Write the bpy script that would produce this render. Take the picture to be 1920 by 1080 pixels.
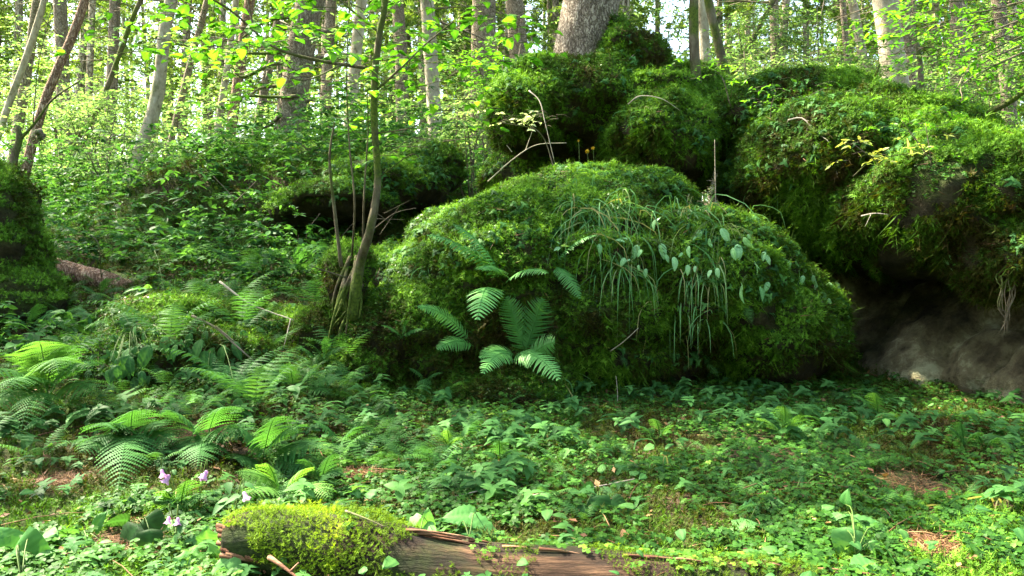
import bpy, math
import numpy as np
from mathutils import Vector
R = math.radians
for o in list(bpy.data.objects):
    bpy.data.objects.remove(o)
S = bpy.context.scene
# ---------------------------------------------------------------- camera
ZC = 0.65
FPX = 1663.0
cam_d = bpy.data.cameras.new('camera')
cam_d.sensor_width = 36.0
cam_d.lens = FPX / 1920 * 36
cam_d.clip_start = 0.05
cam_d.clip_end = 1000
cam = bpy.data.objects.new('camera', cam_d)
cam.location = (0, 0, ZC)
cam.rotation_euler = (R(90), 0, 0)
S.collection.objects.link(cam)
S.camera = cam
# ---------------------------------------------------------------- sky, sun, exposure
SUN = np.array([-0.62, 0.33, 0.86]); SUN /= np.linalg.norm(SUN)
elev = math.asin(SUN[2]); azim = math.atan2(SUN[0], SUN[1])
W = bpy.data.worlds.new('World'); S.world = W; W.use_nodes = True
nt = W.node_tree; nt.nodes.clear()
sky = nt.nodes.new('ShaderNodeTexSky'); sky.sky_type = 'NISHITA'; sky.sun_disc = False
sky.sun_elevation = elev; sky.sun_rotation = azim
sky.dust_density = 2.5; sky.ozone_density = 0.8
bg = nt.nodes.new('ShaderNodeBackground'); bg.inputs[1].default_value = 0.15
wo = nt.nodes.new('ShaderNodeOutputWorld')
nt.links.new(sky.outputs[0], bg.inputs[0]); nt.links.new(bg.outputs[0], wo.inputs[0])
sl = bpy.data.lights.new('sun', 'SUN'); sl.energy = 5.0; sl.angle = R(0.53); sl.color = (1.0, 0.94, 0.82)
so = bpy.data.objects.new('sun', sl); S.collection.objects.link(so)
so.rotation_euler = Vector(SUN).to_track_quat('Z', 'Y').to_euler()
S.view_settings.view_transform = 'Standard'; S.view_settings.look = 'None'
S.view_settings.exposure = 2.78
S.view_settings.use_white_balance = True; S.view_settings.white_balance_temperature = 7300; S.view_settings.white_balance_tint = 4
S.view_settings.exposure = 2.78; S.view_settings.gamma = 1
S.view_settings.use_curve_mapping = False
S.render.engine = 'CYCLES'
cy = S.cycles
cy.max_bounces = 6; cy.diffuse_bounces = 4; cy.glossy_bounces = 2; cy.transmission_bounces = 4
cy.transparent_max_bounces = 4; cy.volume_bounces = 0
cy.use_adaptive_sampling = True
cy.sample_clamp_indirect = 6.0
cy.caustics_reflective = False; cy.caustics_refractive = False

rng = np.random.default_rng(7)
U = rng.uniform
# ---------------------------------------------------------------- small maths
def P(u, v, Y):
    return np.array([(u - 960) / FPX * Y, Y, ZC + (540 - v) / FPX * Y])

def hash3(i, j, k, s=0):
    n = (i * 374761393 + j * 668265263 + k * 2147483647 + s * 974634777) & 0xFFFFFFFF
    n = ((n ^ (n >> 13)) * 1274126177) & 0xFFFFFFFF
    n = ((n ^ (n >> 16)) * 2246822519) & 0xFFFFFFFF
    return ((n ^ (n >> 15)) & 0xFFFFFF) / float(0xFFFFFF)

def vnoise(p, s=0):
    p = np.asarray(p, float)
    i = np.floor(p).astype(np.int64); f = p - i; f = f * f * (3 - 2 * f)
    r = 0
    for dx in (0, 1):
        for dy in (0, 1):
            for dz in (0, 1):
                w = (f[..., 0] if dx else 1 - f[..., 0]) * (f[..., 1] if dy else 1 - f[..., 1]) * (f[..., 2] if dz else 1 - f[..., 2])
                r = r + w * hash3(i[..., 0] + dx, i[..., 1] + dy, i[..., 2] + dz, s)
    return r * 2 - 1

def fbm(p, oct=4, s=0):
    p = np.asarray(p, float); a, r, t = 1.0, 0, 0
    for k in range(oct):
        r = r + a * vnoise(p * (2 ** k) + 17.3 * k, s + k); t += a; a *= 0.5
    return r / t

def sstep(a, b, x):
    t = np.clip((x - a) / (b - a), 0, 1); return t * t * (3 - 2 * t)

def gz(x, y):
    x = np.asarray(x, float); y = np.asarray(y, float)
    L = np.interp(y, [0, 1.5, 2.5, 3.6, 5, 8, 12, 30, 60, 150], [0, 0, .10, .30, .62, 1.5, 2.15, 4.6, 7, 9])
    C = np.interp(y, [0, 1.5, 2.3, 3.9, 4.5, 6, 8, 12, 30, 60, 150], [0, 0, .05, .13, .2, .6, 1.3, 1.8, 3.0, 4.0, 5])
    w = sstep(-0.25, -1.3, x) * 1.0
    z = C * (1 - w) + L * w
    z = z + .10 * sstep(1.2, 2.2, x) * sstep(3.8, 3.0, y) * 0
    z = z + .45 * sstep(5.9, 6.5, y) * (1 - sstep(8, 11, y)) * sstep(-3.4, -2.4, x) * (1 - sstep(-.5, 0, x))
    p = np.stack([x, y, x * 0], -1)
    amp = np.clip(y / 8, .35, 2)
    return z + .05 * amp * fbm(p * 1.6, 3, 3) + .012 * fbm(p * 9, 2, 5)

# ---------------------------------------------------------------- mesh building
class MB:
    def __init__(s): s.V = []; s.F = []; s.A = []; s.n = 0
    def add(s, V, F, a=0.5):
        V = np.asarray(V, np.float64).reshape(-1, 3); F = np.asarray(F, np.int64).reshape(-1, 3)
        if len(V) == 0: return s
        s.V.append(V); s.F.append(F + s.n)
        s.A.append(np.broadcast_to(np.asarray(a, float), (len(V),)).copy()); s.n += len(V); return s
    def merge(s, o):
        for V, F, A in zip(o.V, o.F, o.A): pass
        if o.n: s.add(np.concatenate(o.V), np.concatenate(o.F), np.concatenate(o.A))
        return s
    def arrays(s): return np.concatenate(s.V), np.concatenate(s.F), np.concatenate(s.A)

LOC = {}
def link(o): S.collection.objects.link(o); return o
def tag(o, label=None, cat=None, group=None, kind=None):
    if label: o['label'] = label
    if cat: o['category'] = cat
    if group: o['group'] = group
    if kind: o['kind'] = kind
    return o
def root(name, loc, label, cat, group=None):
    o = bpy.data.objects.new(name, None); o.empty_display_size = .1
    loc = np.array(loc, float); o.location = loc; link(o); LOC[o.name] = loc
    return tag(o, label, cat, group)
def mesh(name, mb, mat, parent=None, loc=None, smooth=True):
    V, F, A = mb.arrays()
    if parent is not None: loc = LOC[parent.name]
    elif loc is None: loc = np.zeros(3)
    loc = np.array(loc, float)
    me = bpy.data.meshes.new(name)
    me.vertices.add(len(V)); me.vertices.foreach_set('co', (V - loc).astype(np.float32).ravel())
    me.loops.add(len(F) * 3); me.loops.foreach_set('vertex_index', F.astype(np.int32).ravel())
    me.polygons.add(len(F)); me.polygons.foreach_set('loop_start', np.arange(0, len(F) * 3, 3, dtype=np.int32))
    try: me.polygons.foreach_set('loop_total', np.full(len(F), 3, np.int32))
    except Exception: pass
    me.update(calc_edges=True)
    at = me.attributes.new('var', 'FLOAT', 'POINT'); at.data.foreach_set('value', A.astype(np.float32))
    if smooth: me.polygons.foreach_set('use_smooth', np.ones(len(F), bool))
    me.materials.append(mat)
    o = bpy.data.objects.new(name, me); link(o); LOC[o.name] = loc
    if parent is not None: o.parent = parent
    else: o.location = loc
    return o

def norm(a): return a / np.maximum(np.linalg.norm(a, axis=-1, keepdims=True), 1e-9)
def frames(z, spin=None, xref=None):
    """rotation matrices (N,3,3) whose columns are x,y,z; z along given dirs"""
    z = norm(np.asarray(z, float)); N = len(z)
    if xref is None:
        a = U(0, 2 * np.pi, N) if spin is None else spin
        xref = np.stack([np.cos(a), np.sin(a), 0.13 * np.ones(N)], -1)
    x = norm(xref - (xref * z).sum(-1, keepdims=True) * z)
    y = np.cross(z, x)
    return np.stack([x, y, z], -1)
def inst(mb, T, pos, M, sc, var):
    tv, tf = T[0], T[1]; N = len(pos)
    if N == 0: return mb
    sc = np.broadcast_to(np.asarray(sc, float), (N,))
    V = np.einsum('nij,vj->nvi', M, tv) * sc[:, None, None] + np.asarray(pos)[:, None, :]
    F = tf[None] + (np.arange(N) * len(tv))[:, None, None]
    A = np.repeat(np.broadcast_to(np.asarray(var, float), (N,)), len(tv))
    if len(T) > 2: A = np.clip(A + np.tile(T[2], N), 0, 1)
    return mb.add(V.reshape(-1, 3), F.reshape(-1, 3), A)

def smooth_path(pts, n):
    pts = np.asarray(pts, float)
    if len(pts) == 2: t = np.linspace(0, 1, n)[:, None]; return pts[0] * (1 - t) + pts[1] * t
    k = len(pts); out = []
    ext = np.vstack([2 * pts[0] - pts[1], pts, 2 * pts[-1] - pts[-2]])
    for t in np.linspace(0, k - 1, n):
        i = min(int(t), k - 2); f = t - i
        p0, p1, p2, p3 = ext[i:i + 4]
        out.append(.5 * (2 * p1 + (p2 - p0) * f + (2 * p0 - 5 * p1 + 4 * p2 - p3) * f * f + (3 * p1 - p0 - 3 * p2 + p3) * f ** 3))
    return np.array(out)
def tube(mb, pts, rad, sides=8, n=None, rough=0.0, var=.5, seed=0, flare=0.0):
    pts = smooth_path(pts, n or max(len(pts), 2)); N = len(pts)
    rad = np.interp(np.linspace(0, 1, N), np.linspace(0, 1, len(np.atleast_1d(rad))), np.atleast_1d(rad))
    t = norm(np.gradient(pts, axis=0))
    ref = np.array([1., 0, 0]) if abs(t[0, 0]) < .8 else np.array([0, 1., 0])
    x = norm(ref - (t @ ref)[:, None] * t); y = np.cross(t, x)
    a = np.linspace(0, 2 * np.pi, sides, endpoint=False)
    c = np.cos(a)[None, :, None] * x[:, None] + np.sin(a)[None, :, None] * y[:, None]
    rr = rad[:, None] * np.ones(sides)
    if flare: rr = rr * (1 + flare * (np.exp(-np.arange(N) / 2.2)[:, None]) * (.6 + .6 * np.sin(a * 4 + seed)[None] ** 2))
    if rough:
        q = pts[:, None] + c * rad[:, None, None]
        rr = rr * (1 + rough * fbm(q * (0.25 / max(rad.mean(), .01)) + seed, 3, 11))
    V = pts[:, None] + c * rr[..., None]
    i = np.arange(N - 1)[:, None] * sides; j = np.arange(sides)[None]; jn = (j + 1) % sides
    A, B, C_, D = i + j, i + jn, i + sides + jn, i + sides + j
    F = np.concatenate([np.stack([A, B, C_], -1).reshape(-1, 3), np.stack([A, C_, D], -1).reshape(-1, 3)])
    V = V.reshape(-1, 3)
    V = np.vstack([V, pts[-1], pts[0]]); e = (N - 1) * sides
    cap = np.stack([e + np.arange(sides), e + (np.arange(sides) + 1) % sides, np.full(sides, N * sides)], -1)
    cap0 = np.stack([(np.arange(sides) + 1) % sides, np.arange(sides), np.full(sides, N * sides + 1)], -1)
    mb.add(V, np.vstack([F, cap, cap0]), var)
    return pts

# ---------------------------------------------------------------- templates (leaf along +x, up +z)
def leafT(w=.5, seg=5, fold=.12, droop=.25, point=1.6, heart=0.0, serr=0.0):
    t = np.linspace(0, 1, seg + 1)
    half = w / 2 * np.sin(np.pi * t ** (1 / point)) ** .8 * (1 - t * .15)
    half[0] = 0; half[-1] = 0
    if serr:
        half = half * (1 + serr * (np.arange(seg + 1) % 2 * 2 - 1))
    x = t.copy(); z = -droop * t ** 2
    V = [[x[i], 0, z[i]] for i in range(seg + 1)]; F = []
    Lk = {}
    for s in (-1, 1):
        for i in range(1, seg):
            Lk[(s, i)] = len(V)
            back = heart * (1 if i == 1 else 0)
            V.append([x[i] - back, s * half[i], z[i] + fold * half[i] * 2])
    for s in (-1, 1):
        def tri(a, b, c): F.append([a, b, c] if s > 0 else [a, c, b])
        tri(0, 1, Lk[(s, 1)])
        for i in range(1, seg - 1):
            tri(i, i + 1, Lk[(s, i + 1)]); tri(i, Lk[(s, i + 1)], Lk[(s, i)])
        tri(seg - 1, seg, Lk[(s, seg - 1)])
    return np.array(V, float), np.array(F)
LEAF = leafT(.52, 6, fold=.09); LEAFN = leafT(.36, 4, droop=.15); LEAFB = leafT(.8, 8, point=2.0, heart=.05, droop=.18, serr=.03, fold=.08)
LEAFH = leafT(.95, 14, point=2.4, heart=.07, droop=.3, serr=.025, fold=.07)
def bigT(w=.95, n=16, point=2.4, back=.1, droop=.3, ripple=.018, fold=.12, lobes=0.0):
    t = np.linspace(0, 1, n + 1); half = w / 2 * np.sin(np.pi * t ** (1 / point)) ** .75 * (1 - .1 * t) * (1 + .035 * (np.arange(n + 1) % 2 * 2 - 1) + lobes * np.cos(t * 19)); half[0] = half[-1] = 0
    cols = [-1, -.66, -.33, 0, .33, .66, 1]; V = []; F = []; A = []
    for i in range(n + 1):
        for c in cols:
            a = abs(c); ph = 2 * np.pi * (7 * t[i] - 1.3 * a)
            V.append([t[i] - back * a * np.exp(-t[i] * 7) + .06 * a * math.sin(np.pi * t[i]), c * half[i], fold * a * half[i] * 2 - droop * t[i] ** 2 - .10 * a ** 2 * w + ripple * math.cos(ph) * min(1, a * 2) * math.sin(np.pi * t[i])])
            A.append(.3 if c == 0 else .15 * math.cos(ph))
    for i in range(n):
        for j in range(6):
            k = i * 7 + j; F += [[k, k + 7, k + 8], [k, k + 8, k + 1]]
    return np.array(V, float), np.array(F), np.array(A)
BIGH = bigT(); BIGO = bigT(.5, 12, 1.45, 0, .25, .014); BIGL = bigT(.95, 16, 2.0, .05, .15, .015, lobes=.18)
RHOMB = (np.array([[0, 0, 0], [.45, .3, .04], [1, 0, -.08], [.45, -.3, .04]], float), np.array([[0, 2, 1], [0, 3, 2]]))
def combine(parts):
    mb = MB()
    for (T, pos, ang, tilt, sc) in parts:
        ca, sa = math.cos(ang), math.sin(ang); ct, st = math.cos(tilt), math.sin(tilt)
        M = np.array([[ca, -sa, 0], [sa, ca, 0], [0, 0, 1]]) @ np.array([[ct, 0, -st], [0, 1, 0], [st, 0, ct]])
        mb.add(np.asarray(T[0]) @ M.T * sc + np.array(pos), T[1])
    V, F, _ = mb.arrays(); return V, F
HL = (np.array([[0, 0, 0], [.75, .5, .06], [1.0, .32, .02], [.86, 0, -.04], [1.0, -.32, .02], [.75, -.5, .06], [.3, .42, .05], [.3, -.42, .05]], float),
      np.array([[0, 1, 6], [0, 3, 1], [1, 3, 2], [0, 5, 3], [3, 5, 4], [0, 7, 5]]))
LEAF4 = (np.array([[0, 0, 0], [.35, .3, .07], [1, 0, -.1], [.35, -.3, .07], [.5, 0, 0]], float), np.array([[0, 4, 1], [1, 4, 2], [0, 3, 4], [3, 2, 4]]))
SORREL = combine([(HL, (0, 0, 1.2), a, -.18, 1) for a in (0, 2.09, 4.19)])
SMALLHERB = combine([(LEAF, (0, 0, .9 + .3 * (k // 3)), k * 2.2, .1, 1 - .2 * (k // 3)) for k in range(6)])
# moss sprigs: z is growth axis
def sprig(n, L, w, spread, seed, curve=.3):
    r = np.random.default_rng(seed); V = []; F = []
    for k in range(n):
        a = r.uniform(0, 6.28); h = r.uniform(.0, .75) * L; s = r.uniform(.6, 1) * spread
        d = np.array([math.cos(a), math.sin(a), .55]); b = np.array([curve * (h / L) ** 2 * L, 0, h])
        side = np.array([-math.sin(a), math.cos(a), 0]) * w; i = len(V)
        V += [b - side, b + side, b + d * s]; F += [[i, i + 1, i + 2]]
    i = len(V); V += [[-w, 0, 0], [w, 0, 0], [curve * L, 0, L]]; F += [[i, i + 1, i + 2]]
    return np.array(V, float), np.array(F)
MOSS = [sprig(9, 1.0, .09, .42, k) for k in range(3)]
MOSSF = [sprig(12, 1.4, .05, .5, 10 + k, .7) for k in range(3)]
def bladeT(seg=5, w=.02, arch=.5, drop=.35):
    V = []; F = []
    for i in range(seg + 1):
        t = i / seg; x = arch * t ** 1.5; z = math.sin(min(t * (1 + drop), 1.9) * math.pi / 2 / (1)) * .9 if drop else t
        ww = w * (1 - t ** 2) + .0005; V += [[x, -ww, z], [x, ww, z]]
        if i: a = 2 * i - 2; F += [[a, a + 1, a + 3], [a, a + 3, a + 2]]
    return np.array(V, float), np.array(F)

def sample(V, F, n):
    a, b, c = V[F[:, 0]], V[F[:, 1]], V[F[:, 2]]
    cr = np.cross(b - a, c - a); ar = np.linalg.norm(cr, axis=1); cs = np.cumsum(ar)
    idx = np.searchsorted(cs, U(0, cs[-1], n)); idx = np.minimum(idx, len(F) - 1)
    r1 = np.sqrt(U(0, 1, n))[:, None]; r2 = U(0, 1, n)[:, None]
    p = a[idx] * (1 - r1) + b[idx] * r1 * (1 - r2) + c[idx] * r1 * r2
    return p, cr[idx] / np.maximum(ar[idx], 1e-9)[:, None], cs[-1] / 2

# ---------------------------------------------------------------- materials
def newmat(name):
    m = bpy.data.materials.new(name); m.use_nodes = True; m.node_tree.nodes.clear(); return m, m.node_tree
def N(nt, typ, **k):
    n = nt.nodes.new(typ)
    for a, b in k.items(): setattr(n, a, b)
    return n
def ramp(nt, stops):
    n = N(nt, 'ShaderNodeValToRGB'); e = n.color_ramp.elements
    while len(e) < len(stops): e.new(.5)
    for i, (p, c) in enumerate(stops): e[i].position = p; e[i].color = (*c, 1)
    return n
def leaf_mat(name, stops, transl=.42, rough=.42, tcol=(1.3, 1.25, .55), spec=.25):
    m, nt = newmat(name); L = nt.links.new
    at = N(nt, 'ShaderNodeAttribute', attribute_name='var'); r = ramp(nt, stops); L(at.outputs['Fac'], r.inputs[0])
    geo = N(nt, 'ShaderNodeNewGeometry'); no = N(nt, 'ShaderNodeTexNoise'); no.inputs['Scale'].default_value = 45
    L(geo.outputs['Position'], no.inputs['Vector'])
    mr = N(nt, 'ShaderNodeMapRange'); mr.inputs[3].default_value = .72; mr.inputs[4].default_value = 1.28
    L(no.outputs['Fac'], mr.inputs[0])
    mul = N(nt, 'ShaderNodeVectorMath', operation='MULTIPLY'); L(r.outputs[0], mul.inputs[0]); L(mr.outputs[0], mul.inputs[1])
    p = N(nt, 'ShaderNodeBsdfPrincipled'); L(mul.outputs[0], p.inputs['Base Color'])
    p.inputs['Roughness'].default_value = rough; p.inputs['Specular IOR Level'].default_value = spec
    out = N(nt, 'ShaderNodeOutputMaterial')
    if transl:
        tm = N(nt, 'ShaderNodeVectorMath', operation='MULTIPLY'); tm.inputs[1].default_value = tcol; L(mul.outputs[0], tm.inputs[0])
        tb = N(nt, 'ShaderNodeBsdfTranslucent'); L(tm.outputs[0], tb.inputs['Color'])
        mx = N(nt, 'ShaderNodeMixShader'); mx.inputs[0].default_value = transl
        L(p.outputs[0], mx.inputs[1]); L(tb.outputs[0], mx.inputs[2]); L(mx.outputs[0], out.inputs[0])
    else: L(p.outputs[0], out.inputs[0])
    return m
def surf_mat(name, stops, scale=6, stops2=None, scale2=1.5, cut=(.45, .6), bump=.6, bdist=.02, rough=.9, stretch=(1, 1, 1), up=None, bscale=4):
    """noise coloured solid; optional second colour in patches; up=(lo,hi) puts the second colour where faces look up"""
    m, nt = newmat(name); L = nt.links.new
    tc = N(nt, 'ShaderNodeTexCoord'); mp = N(nt, 'ShaderNodeMapping'); mp.inputs['Scale'].default_value = stretch
    L(tc.outputs['Object'], mp.inputs[0])
    n1 = N(nt, 'ShaderNodeTexNoise'); n1.inputs['Scale'].default_value = scale; n1.inputs['Detail'].default_value = 9; n1.inputs['Roughness'].default_value = .68
    L(mp.outputs[0], n1.inputs['Vector']); r = ramp(nt, stops); L(n1.outputs['Fac'], r.inputs[0]); col = r.outputs[0]
    if stops2:
        n2 = N(nt, 'ShaderNodeTexNoise'); n2.inputs['Scale'].default_value = scale2; n2.inputs['Detail'].default_value = 7; L(tc.outputs['Object'], n2.inputs['Vector'])
        n3 = N(nt, 'ShaderNodeTexNoise'); n3.inputs['Scale'].default_value = scale * 4; n3.inputs['Detail'].default_value = 4; L(tc.outputs['Object'], n3.inputs['Vector'])
        r2 = ramp(nt, stops2); L(n3.outputs['Fac'], r2.inputs[0])
        mr = N(nt, 'ShaderNodeMapRange'); mr.inputs[1].default_value = cut[0]; mr.inputs[2].default_value = cut[1]
        src = n2.outputs['Fac']
        if up:
            g = N(nt, 'ShaderNodeNewGeometry'); sx = N(nt, 'ShaderNodeSeparateXYZ'); L(g.outputs['Normal'], sx.inputs[0])
            ma = N(nt, 'ShaderNodeMath', operation='MULTIPLY_ADD'); ma.inputs[1].default_value = up
            L(sx.outputs[2], ma.inputs[0]); L(n2.outputs['Fac'], ma.inputs[2]); src = ma.outputs[0]
        L(src, mr.inputs[0])
        mx = N(nt, 'ShaderNodeMix', data_type='RGBA'); L(mr.outputs[0], mx.inputs[0]); L(col, mx.inputs[6]); L(r2.outputs[0], mx.inputs[7]); col = mx.outputs[2]
    p = N(nt, 'ShaderNodeBsdfPrincipled'); L(col, p.inputs['Base Color']); p.inputs['Roughness'].default_value = rough
    p.inputs['Specular IOR Level'].default_value = .25
    nb = N(nt, 'ShaderNodeTexNoise'); nb.inputs['Scale'].default_value = scale * bscale; nb.inputs['Detail'].default_value = 8; nb.inputs['Roughness'].default_value = .7
    L(mp.outputs[0], nb.inputs['Vector'])
    b = N(nt, 'ShaderNodeBump'); b.inputs['Strength'].default_value = bump; b.inputs['Distance'].default_value = bdist
    L(nb.outputs['Fac'], b.inputs['Height']); L(b.outputs[0], p.inputs['Normal'])
    out = N(nt, 'ShaderNodeOutputMaterial'); L(p.outputs[0], out.inputs[0]); return m

M = {}
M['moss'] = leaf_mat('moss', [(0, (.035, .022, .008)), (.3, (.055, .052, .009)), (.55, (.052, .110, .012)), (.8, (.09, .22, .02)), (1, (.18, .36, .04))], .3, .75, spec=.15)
M['moss_bright'] = leaf_mat('moss_bright', [(0, (.05, .07, .01)), (.45, (.12, .22, .015)), (.8, (.22, .34, .02)), (1, (.38, .46, .04))], .35, .75, spec=.15)
M['sorrel'] = leaf_mat('sorrel_leaf', [(0, (.018, .065, .010)), (.45, (.042, .14, .018)), (.85, (.10, .25, .03)), (1, (.26, .40, .05))], .4, .55, spec=.15)
M['fern'] = leaf_mat('fern_leaf', [(0, (.03, .10, .03)), (.5, (.06, .19, .05)), (1, (.15, .33, .07))], .45, .6, spec=.12)
M['hardfern'] = leaf_mat('hard_fern_leaf', [(0, (.035, .13, .03)), (.5, (.075, .24, .055)), (1, (.16, .42, .11))], .3, .45)
M['herb'] = leaf_mat('herb_leaf', [(0, (.022, .065, .018)), (.5, (.045, .15, .04)), (1, (.11, .27, .07))], .42, .55, spec=.12)
M['herb2'] = leaf_mat('tiny_leaf', [(0, (.02, .06, .01)), (.5, (.045, .15, .02)), (.85, (.10, .26, .03)), (1, (.24, .38, .08))], .4, .4, spec=.4)
M['farleaf'] = leaf_mat('wood_leaf', [(0, (.07, .14, .05)), (.5, (.15, .26, .09)), (1, (.32, .43, .18))], .55, .5, tcol=(1.15, 1.28, .7), spec=.15)  # hazy, sunlit paleness of the background is put into this leaf colour
M['sunlit_cream'] = leaf_mat('sunlit_cream_leaf', [(0, (.35, .5, .15)), (1, (.75, .82, .5))], .5, .4, tcol=(1.1, 1.1, .8))  # near-white look of leaves in full sun put into the colour
M['glau'] = leaf_mat('grey_green_leaf', [(0, (.08, .24, .075)), (.5, (.15, .38, .13)), (1, (.30, .56, .26))], .3, .4, spec=.4)
M['pale'] = leaf_mat('broad_leaf', [(0, (.035, .12, .03)), (.5, (.07, .22, .055)), (1, (.15, .35, .10))], .35, .55, spec=.15)
M['beech'] = leaf_mat('tree_leaf', [(0, (.04, .14, .02)), (.5, (.08, .24, .03)), (1, (.17, .38, .045))], .6, .4, tcol=(1.25, 1.32, .5))
M['yellow'] = leaf_mat('yellow_leaf', [(0, (.22, .38, .06)), (.6, (.45, .55, .12)), (1, (.62, .64, .25))], .5, .4, tcol=(1.2, 1.1, .5))
M['farneedle'] = leaf_mat('far_foliage', [(0, (.05, .10, .025)), (.5, (.10, .19, .035)), (1, (.22, .33, .07))], .5, .6, tcol=(1.35, 1.3, .6))  # lighter than the near needles: distant sunlight painted into the colour
M['needle'] = leaf_mat('spruce_needles', [(0, (.02, .05, .015)), (.5, (.045, .10, .025)), (1, (.09, .16, .035))], .3, .6)
M['grass'] = leaf_mat('grass_blade', [(0, (.05, .16, .04)), (.6, (.10, .28, .09)), (.9, (.2, .40, .16)), (1, (.35, .33, .14))], .35, .4)
M['pink'] = leaf_mat('pink_petal', [(0, (.5, .25, .5)), (1, (.7, .45, .68))], .4, .5, tcol=(1, .9, 1))
M['gold'] = leaf_mat('yellow_petal', [(0, (.65, .42, .04)), (1, (.8, .6, .08))], .3, .6, tcol=(1, .9, .4))
M['stem'] = leaf_mat('green_stem', [(0, (.05, .10, .02)), (1, (.10, .16, .03))], 0, .6)
def bark_mat(name, c0, c1, c2, scale, moss=.35, lich=.0):
    m, nt = newmat(name); L = nt.links.new
    tc = N(nt, 'ShaderNodeTexCoord'); mp = N(nt, 'ShaderNodeMapping'); mp.inputs['Scale'].default_value = (1, 1, .42); L(tc.outputs['Object'], mp.inputs[0])
    nw = N(nt, 'ShaderNodeTexNoise'); nw.inputs['Scale'].default_value = scale * .6; nw.inputs['Detail'].default_value = 6; L(mp.outputs[0], nw.inputs['Vector'])
    ad = N(nt, 'ShaderNodeVectorMath', operation='MULTIPLY_ADD'); ad.inputs[1].default_value = (.09, .09, .09); L(nw.outputs['Color'], ad.inputs[0]); L(mp.outputs[0], ad.inputs[2])
    vo = N(nt, 'ShaderNodeTexVoronoi', feature='DISTANCE_TO_EDGE'); vo.inputs['Scale'].default_value = scale; L(ad.outputs[0], vo.inputs['Vector'])
    vc = N(nt, 'ShaderNodeTexVoronoi'); vc.inputs['Scale'].default_value = scale; L(ad.outputs[0], vc.inputs['Vector'])
    sp = N(nt, 'ShaderNodeSeparateColor'); L(vc.outputs['Color'], sp.inputs[0])
    e = N(nt, 'ShaderNodeMapRange'); e.inputs[2].default_value = .2; L(vo.outputs['Distance'], e.inputs[0])
    f = N(nt, 'ShaderNodeTexNoise'); f.inputs['Scale'].default_value = scale * 2.5; f.inputs['Detail'].default_value = 8; f.inputs['Roughness'].default_value = .7; L(mp.outputs[0], f.inputs['Vector'])
    a1 = N(nt, 'ShaderNodeMath', operation='MULTIPLY'); L(e.outputs[0], a1.inputs[0]); L(f.outputs['Fac'], a1.inputs[1])
    a2 = N(nt, 'ShaderNodeMath', operation='MULTIPLY_ADD'); a2.inputs[1].default_value = .35; L(sp.outputs[0], a2.inputs[0]); L(a1.outputs[0], a2.inputs[2])
    r = ramp(nt, [(.08, c0), (.5, c1), (.9, c2)]); L(a2.outputs[0], r.inputs[0])
    n2 = N(nt, 'ShaderNodeTexNoise'); n2.inputs['Scale'].default_value = 2.2; n2.inputs['Detail'].default_value = 8; L(tc.outputs['Object'], n2.inputs['Vector'])
    mr = N(nt, 'ShaderNodeMapRange'); mr.inputs[1].default_value = .78 - moss * .5; mr.inputs[2].default_value = .9 - moss * .5; L(n2.outputs['Fac'], mr.inputs[0])
    mx = N(nt, 'ShaderNodeMix', data_type='RGBA'); L(mr.outputs[0], mx.inputs[0]); L(r.outputs[0], mx.inputs[6]); mx.inputs[7].default_value = (.06, .085, .018, 1)
    p = N(nt, 'ShaderNodeBsdfPrincipled'); L(mx.outputs[2], p.inputs['Base Color']); p.inputs['Roughness'].default_value = .9; p.inputs['Specular IOR Level'].default_value = .2
    b = N(nt, 'ShaderNodeBump'); b.inputs['Strength'].default_value = 1; b.inputs['Distance'].default_value = .02; L(a2.outputs[0], b.inputs['Height']); L(b.outputs[0], p.inputs['Normal'])
    out = N(nt, 'ShaderNodeOutputMaterial'); L(p.outputs[0], out.inputs[0]); return m
M['bark'] = bark_mat('spruce_bark', (.07, .05, .035), (.30, .235, .18), (.58, .49, .40), 58, .3)
M['barktan'] = bark_mat('tan_bark', (.10, .07, .045), (.32, .25, .18), (.56, .47, .36), 50, .25)
M['barkred'] = bark_mat('reddish_bark', (.10, .05, .03), (.34, .20, .14), (.58, .42, .33), 44, .2)
M['barkfar'] = bark_mat('far_bark', (.06, .045, .03), (.36, .29, .20), (.6, .51, .4), 16, .35)
M['_bark'] = surf_mat('spruce_bark', [(.3, (.09, .065, .045)), (.5, (.22, .17, .125)), (.7, (.36, .30, .24))], 9, [(.3, (.03, .06, .01)), (.7, (.09, .14, .02))], 1.2, (.58, .75), 1, .03, stretch=(1, 1, .35))
M['barkpale'] = surf_mat('pale_bark', [(.3, (.09, .065, .045)), (.44, (.30, .25, .18)), (.58, (.42, .36, .28)), (.75, (.60, .54, .45))], 14, [(.3, (.05, .07, .02)), (.7, (.12, .15, .04))], 2.6, (.60, .68), .9, .015, stretch=(1, 1, .6))
M['barkmoss'] = surf_mat('mossy_bark', [(.3, (.04, .03, .018)), (.5, (.12, .095, .06)), (.7, (.22, .19, .13))], 22, [(.3, (.035, .06, .01)), (.7, (.12, .16, .02))], 4, (.45, .55), 1, .015, stretch=(1, 1, .35))
M['_barkred'] = surf_mat('reddish_bark', [(.3, (.12, .055, .035)), (.5, (.25, .14, .10)), (.7, (.42, .30, .24))], 10, bump=1, bdist=.02, stretch=(1, 1, .35))
M['twig'] = surf_mat('dead_twig', [(.3, (.06, .045, .03)), (.5, (.14, .11, .08)), (.7, (.25, .21, .16))], 14, [(.3, (.04, .06, .015)), (.7, (.1, .12, .03))], 5, (.5, .6), .5, .004)
M['twigpale'] = surf_mat('bleached_twig', [(.3, (.22, .17, .12)), (.7, (.50, .44, .36))], 18, bump=.5, bdist=.003)
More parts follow.
